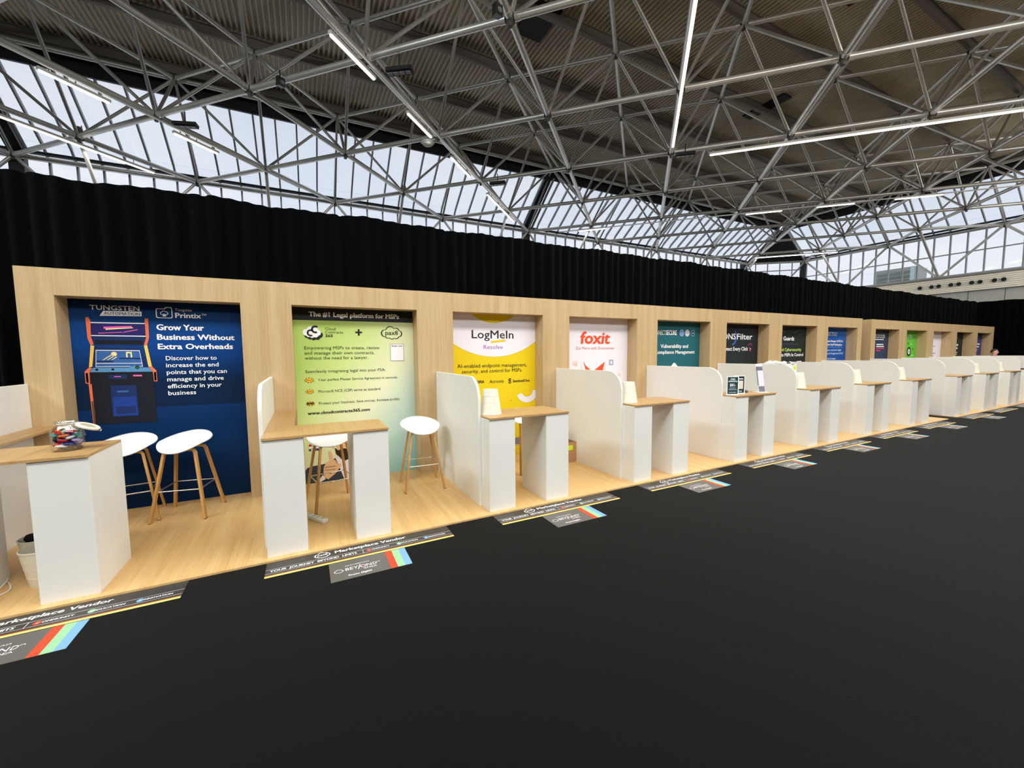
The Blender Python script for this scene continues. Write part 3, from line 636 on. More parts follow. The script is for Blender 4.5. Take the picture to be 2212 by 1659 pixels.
# 1: pale green contract banner
t = banner(1, 'pale green banner with black header in the second recess', grad('print_green_blend', [(0.0, rgb(176, 204, 108)), (0.22, rgb(200, 216, 140)), (0.5, rgb(226, 228, 190)), (0.72, rgb(190, 214, 200)), (1.0, rgb(140, 192, 196))], (0.42, 0, -0.30, 0.75)))
hp_ = rect2(-0.760, 2.10, 0.730, OH - 0.001, p1).build('header_print', K_INK, t)
lettering('The #1 Legal platform for MSPs', -0.579, 0.543, 2.150, 0.056, W_INK, hp_, p2, 0.045)
DG = plain('print_dark_green', rgb(38, 56, 36))
m = MB(); poly2([(q[0] + 0.012, q[1] - 0.016) for q in cloud_pts(-0.545, 1.94, 0.22, 0.16)], p1, m, 1); poly2(cloud_pts(-0.55, 1.95, 0.21, 0.15), p2, m, 0); ring2(-0.51, 1.985, 0.05, 0.026, p3, 20, 0.9, 5.2, m, 1); ring2(-0.565, 1.94, 0.045, 0.024, p3, 20, 0.9, 5.2, m, 1); m.build('cloud_logo', [W_INK, K_INK], t)
lettering('Cloud', -0.397, -0.274, 1.978, 0.034, DG, t, p1); lettering('Contracts', -0.398, -0.185, 1.937, 0.032, DG, t, p1); lettering('365', -0.397, -0.309, 1.890, 0.034, K_INK, t, p1, 0.03)
m = MB(); rect2(-0.034, 1.944, 0.05, 1.966, p1, m); rect2(-0.003, 1.913, 0.020, 1.997, p2, m); m.build('plus_sign', K_INK, t)
outline2(cloud_pts(0.438, 1.954, 0.29, 0.185), cloud_pts(0.438, 1.954, 0.29, 0.185, 0.89), p1).build('cloud_logo', K_INK, t); lettering('pax8', 0.352, 0.521, 1.927, 0.058, K_INK, t, p1, 0.01)
for tx, a, b_, z, c in (('Empowering MSPs to create, review', -0.645, 0.270, 1.732, 0.040), ('and manage their own contracts,', -0.645, 0.200, 1.666, 0.040), ('without the need for a lawyer.', -0.645, 0.115, 1.602, 0.040), ('Seemlessly integrating legal into your PSA:', -0.646, 0.336, 1.433, 0.037),
                     ('Your perfect Master Service Agreement in seconds.', -0.506, 0.499, 1.325, 0.033), ('Microsoft NCE (CSP) terms as standard.', -0.507, 0.270, 1.174, 0.034), ('Protect your business, Save money, Increase profits.', -0.508, 0.523, 1.020, 0.034)): lettering(tx, a, b_, z, c, DG, t, p1)
lettering('www.cloudcontracts365.com', -0.642, 0.115, 0.897, 0.038, K_INK, t, p1, 0.035)
m = MB(); rect2(0.41, 1.567, 0.595, 1.803, p1, m, 1); rect2(0.414, 1.571, 0.591, 1.799, p2, m, 0); cc_ = m.build('code_card', [W_INK, K_INK], t); lettering('Scan me', 0.428, 0.574, 1.765, 0.022, K_INK, cc_, p3, 0.02)
for k, (z, r1, r2, tx) in enumerate(((1.34, 0.062, 0.038, ''), (1.195, 0.058, 0.03, ''), (1.04, 0.058, 0.036, 'WOW!'))):
    m = MB(); st = lambda R1, R2, ph: [(-0.605 + (R1 if q % 2 == 0 else R2) * cos(pi * q / 9 + ph), z + 0.62 * (R1 if q % 2 == 0 else R2) * sin(pi * q / 9 + ph)) for q in range(18)]
    poly2(st(r1, r2, 0.2), p1, m, 0); poly2(st(r1 * 0.8, r2 * 0.85, 0), p2, m, 1); rect2(-0.635, z - 0.010, -0.575, z + 0.010, p3, m, 2); m.build('burst_icon', [plain('art_maroon', rgb(150, 60, 30)), plain('art_yellow', rgb(240, 205, 50)), plain('art_gold', rgb(196, 140, 20))], t)
    if tx: lettering(tx, -0.645, -0.565, z - 0.014, 0.03, K_INK, t, p4, 0.04, 0.2)
lettering('NL', -0.647, -0.50, 0.43, 0.08, grad('art_tricolour', [(0.0, rgb(40, 50, 110)), (0.452, rgb(40, 50, 110)), (0.456, rgb(235, 235, 235)), (0.482, rgb(235, 235, 235)), (0.486, rgb(176, 40, 50)), (1.0, rgb(176, 40, 50))], (0, 0, 1, 0)), t, p2, 0.06)
m = MB()
def A(pts, mi, pl=p1): poly2(pts, pl, m, mi)
A([(-0.76, 0.0), (-0.715, 0.154), (-0.677, 0.21), (-0.608, 0.226), (-0.43, 0.24), (-0.34, 0.30), (0.02, 0.26), (0.05, 0.0)], 0); A([(-0.356, 0.346), (-0.228, 0.245), (-0.10, 0.30), (-0.13, 0.0), (-0.243, 0.0), (-0.302, 0.189)], 1, p2)
A([(-0.355, 0.60), (-0.10, 0.60), (-0.10, 0.36), (-0.30, 0.36)], 2, p3); A([(-0.346, 0.44), (-0.301, 0.395), (-0.257, 0.421), (-0.16, 0.40), (-0.12, 0.46), (-0.12, 0.28), (-0.238, 0.258), (-0.331, 0.351)], 3, p4)
A([(-0.383, 0.487), (-0.358, 0.50), (-0.352, 0.44), (-0.381, 0.436)], 2, p4)
A([(-0.548, 0.036), (-0.497, 0.095), (-0.47, 0.034), (-0.535, 0.0)], 1, p3)
A([(-0.485, 0.199), (-0.448, 0.256), (-0.409, 0.272), (-0.421, 0.395), (-0.400, 0.410), (-0.380, 0.373), (-0.366, 0.277), (-0.342, 0.273), (-0.309, 0.20), (-0.285, 0.222), (-0.270, 0.21), (-0.277, 0.185), (-0.341, 0.099), (-0.436, 0.026), (-0.484, 0.057), (-0.491, 0.137)], 2, p4)
p5 = wallplane(0.0068)
for q in (((-0.48, 0.185), (-0.34, 0.19)), ((-0.475, 0.15), (-0.35, 0.145)), ((-0.45, 0.11), (-0.39, 0.09)), ((-0.345, 0.26), (-0.325, 0.18))):
    A([q[0], q[1], (q[1][0], q[1][1] + 0.006), (q[0][0], q[0][1] + 0.006)], 3, p5)
m.build('cartoon_man_print', [plain('art_suit', rgb(52, 58, 70)), plain('art_shirt', rgb(226, 220, 224)), plain('art_skin', rgb(226, 180, 134)), plain('art_beard', rgb(46, 34, 30))], t)
# 2: yellow banner
YB_ = plain('print_yellow', rgb(226, 198, 16)); LIL = plain('print_lilac_white', rgb(232, 228, 238))
t = banner(2, 'yellow banner with a white swoop in the third recess', YB_)
def clipped(cx_, cz_, r, x0, x1, zt, plane, mi, m):
    pts = [(x_, max(0.02, cz_ - math.sqrt(max(0.0, r * r - (x_ - cx_) ** 2)))) for x_ in [x0 + (x1 - x0) * k / 40 for k in range(41)]]
    poly2(pts + [(x1, zt), (x0, zt)], plane, m, mi)
m = MB(); clipped(0.0, 2.83, 1.224, -0.761, 0.731, OH - 0.001, p1, 0, m); clipped(-0.02, 2.74, 0.61, -0.40, 0.36, OH - 0.001, p2, 1, m); m.build('swoop_print', [LIL, YB_], t)
lettering('LogMeIn', -0.383, 0.331, 1.892, 0.122, K_INK, t, p2, 0.012); poly2([(-0.067, 1.819), (0.187, 1.846), (0.188, 1.878), (-0.066, 1.850)], p3).build('underline_bar', YB_, t)
lettering('Resolve', -0.191, 0.140, 1.728, 0.062, plain('print_violet', rgb(160, 110, 186)), t, p2, 0.008)
lettering('AI-enabled endpoint management,', -0.621, 0.568, 1.445, 0.056, K_INK, t, p2); lettering('security, and control for MSPs.', -0.548, 0.485, 1.363, 0.054, K_INK, t, p2)
lettering('HALOPSA', -0.41, -0.186, 1.203, 0.040, K_INK, t, p2, 0.03); lettering('Acronis', -0.099, 0.148, 1.196, 0.052, K_INK, t, p2); lettering('SentinelOne', 0.311, 0.621, 1.194, 0.042, K_INK, t, p2, 0.02)
m = MB(); ring2(0.258, 1.222, 0.032, 0.020, p2, 20, 0.5, 2.7, m, 0, 1.2); ring2(0.258, 1.215, 0.032, 0.020, p2, 20, 3.6, 5.8, m, 0, 1.2); poly2([(0.232, 1.222), (0.258, 1.236), (0.284, 1.214), (0.258, 1.204)], p2, m); m.build('round_logo', K_INK, t)
m = MB(); ring2(0.575, 1.05, 0.20, 0.105, p1, 30, R(200), R(322), m); ring2(0.575, 1.05, 0.20, 0.105, p1, 12, R(322), R(360), m); m.v = [(min(q[0], 0.731), q[1], q[2]) for q in m.v]; m.build('arc_print', LIL, t)
m = MB(); ring2(0.40, 0.05, 0.24, 0.13, p1, 30, 0, pi, m); m.build('arc_print', plain('print_slate', rgb(120, 124, 134)), t)
lettering('.', 0.27, 0.285, 0.90, 0.07, K_INK, t, p2)
# 3: white banner with orange-red logo
OR_ = plain('print_orange_red', rgb(232, 80, 40))
t = banner(3, 'lilac white banner with an orange-red logo in the fourth recess', LIL)
lettering('foxit', -0.355, 0.314, 1.818, 0.20, OR_, t, p1, 0.04, 0.12); lettering('Do More with Documents', -0.440, 0.407, 1.712, 0.048, plain('print_rose', rgb(206, 110, 96)), t, p1)
m = MB(); poly2([(-0.286, 1.508), (-0.235, 1.43), (-0.10, 1.33), (-0.227, 1.325)], p2, m, 0); poly2([(0.196, 1.49), (0.14, 1.31), (-0.065, 1.33), (0.08, 1.42)], p2, m, 0); poly2([(-0.34, 1.46), (-0.26, 1.30), (-0.34, 1.28)], p1, m, 1); poly2([(0.21, 1.45), (0.23, 1.30), (0.15, 1.30)], p1, m, 1); m.build('triangle_print', [OR_, plain('print_peach', rgb(240, 216, 200))], t)
m = MB(); rect2(-0.515, 1.435, -0.416, 1.499, p1, m, 0); poly2([(-0.45, 1.44), (-0.43, 1.415), (-0.42, 1.44)], p1, m, 0); rect2(0.294, 1.425, 0.394, 1.526, p1, m, 1); rect2(0.325, 1.45, 0.365, 1.50, p2, m, 2); rect2(0.483, 1.192, 0.56, 1.262, p1, m, 0); m.build('small_icons', [plain('print_beige', rgb(226, 200, 184)), plain('print_blue_grey', rgb(164, 170, 192)), LIL], t)
# 4: teal banner
t = banner(4, 'teal banner with three round badges in the fifth recess', plain('print_teal', rgb(24, 94, 106)))
lettering('CONNECT', -0.64, -0.278, 1.992, 0.088, W_INK, t, p1, -0.005); lettering('SECURE', -0.272, 0.043, 1.994, 0.090, W_INK, t, p1, 0.035)
for x_, m_ in ((0.184, plain('badge_blue', rgb(110, 160, 214))), (0.345, plain('badge_pale', rgb(222, 214, 222))), (0.508, plain('badge_dark', rgb(40, 84, 120)))):
    m = MB(); disc2(x_, 2.037, 0.070, p1, 28, m, 0); ring2(x_, 2.037, 0.062, 0.054, p2, 28, mb=m, mi=1); rect2(x_ - 0.03, 2.03, x_ + 0.03, 2.045, p2, m, 1); m.build('round_badge', [m_, plain('badge_line', rgb(170, 196, 222))], t)
lettering('Vulnerability and', -0.407, 0.379, 1.736, 0.070, W_INK, t, p1, 0.03); lettering('Compliance Management', -0.565, 0.577, 1.619, 0.066, W_INK, t, p1, 0.03)
poly2([(-0.25, 1.10), (0.25, 1.10), (0.081, 1.365), (0.015, 1.425), (-0.022, 1.438), (-0.05, 1.425), (-0.108, 1.365)], p1).build('arrow_print', W_INK, t)
# 5: black banner with blue swoosh
t = banner(5, 'black banner with a blue swoosh logo in the sixth recess', plain('print_near_black', rgb(24, 32, 38)))
lettering('DNS', -0.515, -0.09, 1.921, 0.125, W_INK, t, p1, 0.02); lettering('Filter', -0.05, 0.508, 1.921, 0.125, W_INK, t, p1, 0.02)
m = MB(); ring2(-0.16, 2.02, 0.10, 0.075, p2, 16, -0.7, 1.1, m); ring2(-0.21, 1.93, 0.14, 0.105, p2, 16, -1.5, 0.2, m); m.build('swoosh_print', plain('print_blue', rgb(58, 104, 206)), t)
lettering('Protect Every Click', -0.555, 0.361, 1.671, 0.080, W_INK, t, p1, 0.02); m = MB(); poly2([(0.41, 1.75), (0.50, 1.70), (0.455, 1.69), (0.46, 1.64), (0.43, 1.66)], p1, m)
for a in (0.5, 1.2, 1.9, 2.6): m.bar((0.43 + 0.05 * cos(a), -0.003, 1.76 + 0.05 * sin(a)), (0.43 + 0.08 * cos(a), -0.003, 1.76 + 0.08 * sin(a)), 0.004, 0.01, (1, 0, 1))
m.build('cursor_icon', plain('print_pink', rgb(236, 86, 132)), t)
# 6: black banner with green text line
t = banner(6, 'black banner with one green line of text in the seventh recess', plain('print_black_green', rgb(22, 34, 36)))
lettering('Guardz', -0.266, 0.203, 1.909, 0.092, W_INK, t, p1, 0.03); rect2(-0.40, 1.82, 0.373, 1.824, p1).build('rule_line', plain('print_grey', rgb(120, 128, 128)), t)
lettering('Unified Cybersecurity', -0.60, 0.533, 1.648, 0.072, plain('print_lime', rgb(196, 226, 110)), t, p1, 0.02); lettering('Puts MSPs In Control', -0.44, 0.627, 1.519, 0.074, W_INK, t, p1, 0.03)
m = MB()
for a, b_ in (((0.05, 2.10), (0.25, 2.11)), ((0.25, 2.11), (0.33, 2.16)), ((0.33, 2.16), (0.72, 2.17)), ((0.40, 2.05), (0.72, 2.10)), ((-0.3, 2.11), (-0.2, 2.12))): m.bar((a[0], -0.003, a[1]), (b_[0], -0.003, b_[1]), 0.003, 0.005)
m.build('circuit_lines', plain('print_grey', rgb(120, 128, 128)), t); rect2(0.35, 1.377, 0.567, 1.395, p1).build('small_print', W_INK, t)
# 7: royal blue
t = banner(7, 'royal blue banner in the last recess before the gap', grad('print_royal', [(0, rgb(18, 60, 130)), (0.8, rgb(26, 80, 160)), (1, rgb(60, 110, 200))], (0.15, 0, 0.4, 0)))
lettering('SECTIGO', -0.258, 0.231, 2.042, 0.100, W_INK, t, p1, 0.0)
for tx, a, b_, z in (('Certificate Manager (SCM) for', -0.47, 0.574, 1.878), ('the Pax8 Marketplace', -0.226, 0.523, 1.784)): lettering(tx, a, b_, z, 0.052, W_INK, t, p1, 0.03)
for tx, a, b_, z in (("your customers' digital", -0.235, 0.487, 1.641), ('Lifecycle Management (CLM)', -0.37, 0.593, 1.550), ('risk of outages', -0.214, 0.207, 1.413)): lettering(tx, a, b_, z, 0.046, plain('print_pale_blue', rgb(190, 216, 240)), t, p1, 0.02)
rect2(-0.40, 1.740, 0.573, 1.746, p1).build('rule_line', SKYB, t)
# 8..12 far wall
t = banner(8, 'slate blue banner in the first recess past the gap', plain('print_slate_blue', rgb(36, 56, 84)))
lettering('THREATLOCKER', -0.60, 0.491, 2.007, 0.105, W_INK, t, p1, 0.02); rect2(-0.20, 1.955, 0.412, 1.975, p1).build('small_print', W_INK, t)
for z, x1, m_ in ((1.802, 0.413, W_INK), (1.740, 0.453, W_INK), (1.682, 0.472, plain('print_magenta', rgb(216, 56, 110))), (1.618, 0.237, plain('print_magenta', rgb(216, 56, 110)))): rect2(-0.03, z, x1, z + 0.03, p1).build('text_line', m_, t)
t = banner(9, 'bright green banner on the far wall', plain('print_bright_green', rgb(96, 186, 62)))
lettering('ABSOLUTE', -0.555, 0.366, 2.009, 0.108, W_INK, t, p1, 0.02); m = MB(); disc2(0.20, 1.59, 0.15, p1, 28, m, 0); disc2(0.20, 1.59, 0.085, p2, 20, m, 1)
for a in range(8): disc2(0.20 + 0.30 * cos(a * pi / 4 + 0.3), 1.59 + 0.27 * sin(a * pi / 4 + 0.3), 0.03, p1, 12, m, a % 2)
m.build('network_print', [plain('print_deep_green', rgb(14, 40, 20)), W_INK], t); lettering('A', 0.16, 0.24, 1.55, 0.085, plain('print_deep_green', rgb(14, 40, 20)), t, p3, 0.05)
t = banner(10, 'lilac white banner on the far wall', LIL)
for z, a, b_, h in ((1.75, -0.05, 0.28, 0.02), (1.60, -0.05, 0.02, 0.05), (1.506, -0.03, 0.273, 0.03), (1.42, -0.03, 0.15, 0.025)): rect2(a, z, b_, z + h, p1).build('text_line', plain('print_grey_violet', rgb(140, 132, 170)), t)
t = banner(11, 'black-green banner on the far wall', plain('print_black_green2', rgb(20, 32, 34)))
for z, a, b_, h in ((2.072, -0.2, 0.185, 0.03), (2.0, -0.2, 0.16, 0.02), (1.78, -0.2, 0.311, 0.06), (1.66, -0.2, 0.271, 0.06), (1.52, -0.1, 0.28, 0.025), (1.45, -0.1, 0.25, 0.025)): rect2(a, z, b_, z + h, p1).build('text_line', W_INK, t)
t = banner(12, 'indigo banner in the last recess at the far end', plain('print_indigo', rgb(56, 58, 122)))
for z, a, b_, h in ((1.821, -0.2, 0.524, 0.045), (1.718, -0.2, 0.464, 0.045), (1.60, -0.2, 0.30, 0.03), (1.40, -0.2, 0.2, 0.02)): rect2(a, z, b_, z + h, p1).build('text_line', W_INK, t)

# ------------------------------------------------------------------ bar stools
def stool(loc, rz, label, seat=0.0, group='bar stools with white shell seats'):
    t = thing('bar_stool', label, 'stool', loc, rz, group)
    nu, nv = 20, 16; vs = []
    def surf(u, v):                            # u, v in -1..1: dished seat, front edge rolls down, back lip rises (+y)
        a = (abs(u) ** 2.2 + abs(v) ** 2.2) ** (1 / 2.2) if (u or v) else 1
        mx = max(abs(u), abs(v)); k = mx / a if a else 0
        u, v = u * k, v * k; x, y = u * 0.245, v * 0.20
        z = 0.745 + 0.034 * abs(u) ** 2.5 + 0.115 * (max(0, v + 0.35) / 1.35) ** 1.7 * (1 - 0.15 * u * u) - 0.085 * max(0, -v - 0.25) ** 1.4
        c, s_ = cos(R(seat)), sin(R(seat))
        return Vector((x * c - y * s_, x * s_ + y * c, z))
    for j in range(nv + 1):
        for i in range(nu + 1): vs.append(surf(-1 + 2 * i / nu, -1 + 2 * j / nv))
    m = MB(); m.add(vs, [(j * (nu + 1) + i, j * (nu + 1) + i + 1, (j + 1) * (nu + 1) + i + 1, (j + 1) * (nu + 1) + i) for j in range(nv) for i in range(nu)], 0, True)
    o = m.build('seat_shell', M_SHELL, t); so = o.modifiers.new('thick', 'SOLIDIFY'); so.thickness = 0.012; so.offset = -1
    for sx in (-1, 1):
        for sy in (-1, 1):
            pts = [(sx * 0.015, sy * 0.100, 0.700), (sx * 0.100, sy * 0.105, 0.700), (sx * 0.122, sy * 0.110, 0.693), (sx * 0.136, sy * 0.116, 0.672), (sx * 0.236, sy * 0.232, 0.0)]
            lg_ = MB().strip(pts, (0, 1, 0.0), 0.040, 0.021).build('leg', M_LEGWOOD, t); MB().box((sx * 0.236 - 0.011, sy * 0.232 - 0.02, 0.0), (sx * 0.236 + 0.011, sy * 0.232 + 0.02, 0.006)).build('foot_glide', M_DARK, lg_)
    MB().box((-0.05, -0.085, 0.688), (0.05, 0.085, 0.708)).box((-0.045, -0.04, 0.708), (0.045, 0.045, 0.742)).build('seat_plate', M_LEGWOOD, t)
    m = MB(); h = 0.30; q = [(sx * 0.186, sy * 0.184, h) for sx, sy in ((-1, -1), (1, -1), (1, 1), (-1, 1))]
    for k in range(4): m.tube(q[k], q[(k + 1) % 4], 0.0065, 8)
    m.build('footrest', M_CHROME, t)
    return t
stool((0.195, 1.585, 0), R(-12), 'right-hand white stool in front of the navy banner, all four legs visible', -20)
st1 = stool((-0.30, 1.69, 0), R(8), 'left-hand white stool in front of the navy banner, half behind the counter', -22)
stool((2.61, 1.275, 0), R(-4), 'white stool standing free beside the pale green banner, right of the counter', 12)
dup(st1, (1.57, 1.15, 0), R(12), 'white stool behind the counter of the pale green banner, seen under the worktop')
dup(st1, (4.08, 1.30, 0), R(14), 'white stool behind the counter of the yellow banner, seat rim just showing')
dup(st1, (22.72, 1.12, 0), R(10), 'stool under the seated man among the far counters')

# ------------------------------------------------------------------ bins
def bin_(loc, inverted, label, tilt=0):
    t = thing('waste_bin', label, 'bin', loc, 0, 'ivory tapered waste bins')
    rim, bs, h = 0.120, 0.082, 0.272
    prof = [(0.0, 0.004), (bs - 0.004, 0.004), (rim - 0.004, h)] + [(rim, h), (rim + 0.003, h - 0.004), (rim, h - 0.012)]
    outer = [(rim - 0.002 - (rim - bs) * k / 4, h - 0.012 - (h - 0.012) * k / 4) for k in range(5)]
    prof = [(0.0, 0.004), (bs - 0.004, 0.004), (rim - 0.004, h), (rim, h), (rim + 0.003, h - 0.004), (rim + 0.001, h - 0.012)] + outer + [(0.0, 0.0)]
    if inverted: prof = [(r, h - z) for r, z in prof]
    m = MB(); m.lathe(prof, 48); bb_ = m.build('bin_body', M_PLASTIC, t); bb_.data.set_sharp_from_angle(angle=R(35))
    m = MB()
    for f_ in (0.25, 0.5, 0.72):
        z = h * f_; r = bs + (rim - bs) * f_; zz = h - z if inverted else z
        m.lathe([(r - 0.001, zz - 0.004), (r + 0.0007, zz), (r - 0.001, zz + 0.004)], 48)
    m.build('rib', M_PLASTIC, t)
    return t
bin_((-0.43, 0.44, 0), False, 'ivory waste bin standing upright between the nearest counter pedestals')
bin_((-0.545, 0.70, 0), False, 'ivory waste bin with black stuff inside, behind the nearest bin')
for i, nm in ((2, ''), (3, ''), (5, ''), (6, ''), (7, ''), (9, ''), (10, '')):
    bin_((cx(i) - 0.85 + (0.0 if i != 7 else -0.02), 0.32, 0.996), True, 'upturned ivory bin on the counter before the ' + D[i])
m = MB()
random.seed(3)
for k in range(7):
    a = k * 0.9; m.lathe([(0, 0), (0.035, 0.008), (0.045, 0.03), (0.03, 0.055), (0, 0.062)], 8, (0.045 * cos(a), 0.045 * sin(a), 0.0 + 0.01 * (k % 3)))
tag(m.build('black_bag', plain('black_fabric', rgb(16, 16, 20), 0.8), None, (-0.545, 0.70, 0.235)), 'crumpled black bag stuffed in the rear bin under the nearest counter', 'bag')
def cable(pts, r, label, m_=None):
    cu = []
    n = len(pts)
    for i in range(n - 1):
        p0, p1_, p2_, p3_ = [Vector(pts[max(0, min(n - 1, i + d))]) for d in (-1, 0, 1, 2)]
        for s_ in range(6):
            u = s_ / 6; cu.append(0.5 * ((2 * p1_) + (p2_ - p0) * u + (2 * p0 - 5 * p1_ + 4 * p2_ - p3_) * u * u + (3 * p1_ - p0 - 3 * p2_ + p3_) * u ** 3))
    cu.append(Vector(pts[-1])); m = MB(); m.path(cu, r, 6)
    return tag(m.build('power_cable', m_ or M_SHELL), label, 'cable')
cable([(-0.72, 0.62, 0.005), (-0.64, 0.50, 0.005), (-0.60, 0.40, 0.005), (-0.63, 0.33, 0.005), (-0.69, 0.32, 0.005), (-0.74, 0.34, 0.005)], 0.005, 'looped white cable on the oak floor beside the nearest bin')
cable([(-0.74, 0.70, 0.006), (-0.68, 0.56, 0.02), (-0.655, 0.47, 0.03), (-0.67, 0.40, 0.012), (-0.75, 0.42, 0.006)], 0.004, 'thin white cable against the pedestal by the bins')

# ------------------------------------------------------------------ candy jar
JX, JY, JZ = -0.19, 0.30, 0.996
t = thing('candy_jar', 'clip-top glass jar of wrapped candies on the nearest counter, lid hanging open', 'jar', (JX, JY, JZ))
out = [(0.0, 0.0), (0.075, 0.0), (0.084, 0.008), (0.087, 0.025), (0.087, 0.138), (0.080, 0.160), (0.064, 0.178), (0.060, 0.188), (0.060, 0.200), (0.066, 0.203), (0.066, 0.212), (0.060, 0.215)]
inn = [(r - 0.004, z + (0.005 if z < 0.02 else 0)) for r, z in out[::-1] if r > 0.05] + [(0.0, 0.006)]
m = MB(); m.lathe(out + inn, 40, sq=None); m.build('jar_body', M_JAR, t)
tl = R(24)
def lidmap(mb): mb.v = [(0.118 + 0.85 * (x_ * cos(tl) + z_ * sin(tl)), 0.85 * y_ - 0.015, 0.166 + 0.85 * (-x_ * sin(tl) + z_ * cos(tl))) for x_, y_, z_ in mb.v]; return mb
lid = MB(); lid.lathe([(0.052, 0.006), (0.056, 0.010), (0.074, 0.010), (0.080, 0.004), (0.080, -0.012), (0.072, -0.014), (0.066, -0.002), (0.052, 0.0), (0.052, 0.006)], 36)
lo_ = lidmap(lid).build('lid', plain('cream_lid', rgb(236, 228, 212), 0.35), t)
g_ = MB(); g_.lathe([(0.0, 0.004), (0.053, 0.004)], 32); g_.lathe([(0.030, 0.006), (0.034, 0.008), (0.030, 0.009)], 24); lidmap(g_).build('lid_glass', plain('lid_inset', rgb(196, 184, 156), 0.2), lo_)
g_ = MB(); g_.box((0.070, -0.012, -0.016), (0.090, 0.012, 0.002)); lidmap(g_).build('lid_clasp', M_CHROME, lo_)
m = MB(); m.lathe([(0.0605, 0.191), (0.063, 0.194), (0.0605, 0.197)], 32); m.tube((0.062, 0, 0.194), (0.078, -0.01, 0.188), 0.003); m.tube((0.074, 0.010, 0.19), (0.092, 0.010, 0.10), 0.002); m.tube((0.074, -0.014, 0.19), (0.092, -0.014, 0.10), 0.002); m.tube((0.092, -0.014, 0.10), (0.092, 0.010, 0.10), 0.002); m.build('wire_clip', M_CHROME, t)
random.seed(11)
CC = [('red', rgb(190, 24, 44)), ('navy blue', rgb(26, 40, 120)), ('turquoise', rgb(70, 190, 176)), ('black', rgb(26, 22, 22)), ('orange', rgb(236, 120, 60)), ('lilac', rgb(180, 160, 220)), ('white', rgb(232, 228, 230)), ('gold', rgb(214, 160, 90))]
protos = {}
def candy(ci, loc, rz, tilt):
    nm, c = CC[ci]; lb = '%s wrapped candy in the glass jar on the nearest counter' % nm; gp = '%s candies in the glass jar' % nm
    if ci not in protos:
        m = MB(); L_, W_, H_ = 0.031, 0.0145, 0.0095; prof = [(-L_, 1.0, 0.05), (-L_ * 0.78, 0.75, 0.25), (-L_ * 0.7, 1, 0.8), (-L_ * 0.4, 1.05, 1), (L_ * 0.4, 1.05, 1), (L_ * 0.7, 1, 0.8), (L_ * 0.78, 0.75, 0.25), (L_, 1.0, 0.05)]; vs = []
        for x_, a, b_ in prof: vs += [(x_, W_ * a * cos(q * pi / 4), H_ * b_ * sin(q * pi / 4)) for q in range(8)]
        m.add(vs, [(8 * i + k, 8 * i + (k + 1) % 8, 8 * i + 8 + (k + 1) % 8, 8 * i + 8 + k) for i in range(len(prof) - 1) for k in range(8)] + [tuple(range(7, -1, -1)), tuple(range(8 * len(prof) - 8, 8 * len(prof)))], 0, True)
        o = m.build('wrapped_candy', mat('wrapper_' + nm.replace(' ', '_'), c, 0.25)); protos[ci] = o
    else:
        o = protos[ci].copy(); COL.objects.link(o)
    tag(o, lb, 'candy', gp); o.location = loc; o.rotation_euler = (tilt, random.uniform(-0.3, 0.3), rz)
for L_ in range(7):
    z = JZ + 0.018 + L_ * 0.0195; ph = L_ * 0.7
    pal = [[3, 4, 6, 7, 3, 6], [0, 0, 3, 6, 3, 0], [0, 0, 0, 1, 5, 3], [1, 1, 0, 5, 1, 3], [1, 3, 6, 2, 1, 5], [2, 4, 2, 6, 7, 1], [0, 0, 2, 6, 4, 2]][L_]
    for k in range(5):
        a = ph + k * 2 * pi / 5; candy(pal[k], (JX + 0.058 * cos(a), JY + 0.058 * sin(a), z + random.uniform(-0.004, 0.004)), a + pi / 2 + random.uniform(-0.35, 0.35), random.uniform(-0.7, 0.7))
    candy(pal[5], (JX + random.uniform(-0.008, 0.008), JY, z), random.uniform(0, pi), random.uniform(-0.2, 0.2))
m = MB(); m.box((-0.05, -0.018, 0), (0.05, 0.018, 0.002)); tag(m.build('paper_slip', W_INK, None, (-0.74, 0.16, 0.9965)), 'small white slip of paper at the left end of the nearest counter', 'paper')

# ------------------------------------------------------------------ small things in the booths
t = thing('power_strip', 'white multi-socket power strip on the floor under the second counter', 'power strip', (1.385, 0.725, 0), R(-58))
MB().box((-0.16, -0.028, 0), (0.16, 0.028, 0.036)).build('casing', M_SHELL, t, bevel=0.008)
m = MB()
for k in range(4): m.lathe([(0.0, 0.0), (0.019, 0.0), (0.021, 0.001)], 14, (-0.11 + k * 0.07, 0, 0.0365))
m.build('sockets', plain('socket_grey', rgb(205, 203, 198)), t)
t = thing('cardboard_box', 'open brown cardboard box with a lime note behind the counter of the yellow banner', 'box', (4.755, 1.43, 0))
KR = plain('kraft_card', rgb(176, 134, 92), 0.8); m = MB(); m.box((-0.22, -0.205, 0), (0.22, -0.199, 0.31)); m.box((-0.22, 0.199, 0), (0.22, 0.205, 0.31)); m.box((-0.22, -0.199, 0), (-0.214, 0.199, 0.31)); m.box((0.214, -0.199, 0), (0.22, 0.199, 0.31)); m.box((-0.22, -0.2, 0), (0.22, 0.2, 0.006)); m.build('carton', KR, t)
m = MB(); m.box((-0.02, -0.2065, 0.19), (0.155, -0.2052, 0.265)); m.build('lime_note', plain('lime_paper', rgb(206, 232, 50)), t)
m = MB(); m.box((-0.20, -0.19, 0.05), (0.20, 0.19, 0.27)); tag(m.build('black_pouch', plain('black_fabric', rgb(16, 16, 20), 0.8), None, (4.755, 1.43, 0)), 'black pouch filling the open cardboard box', 'bag')
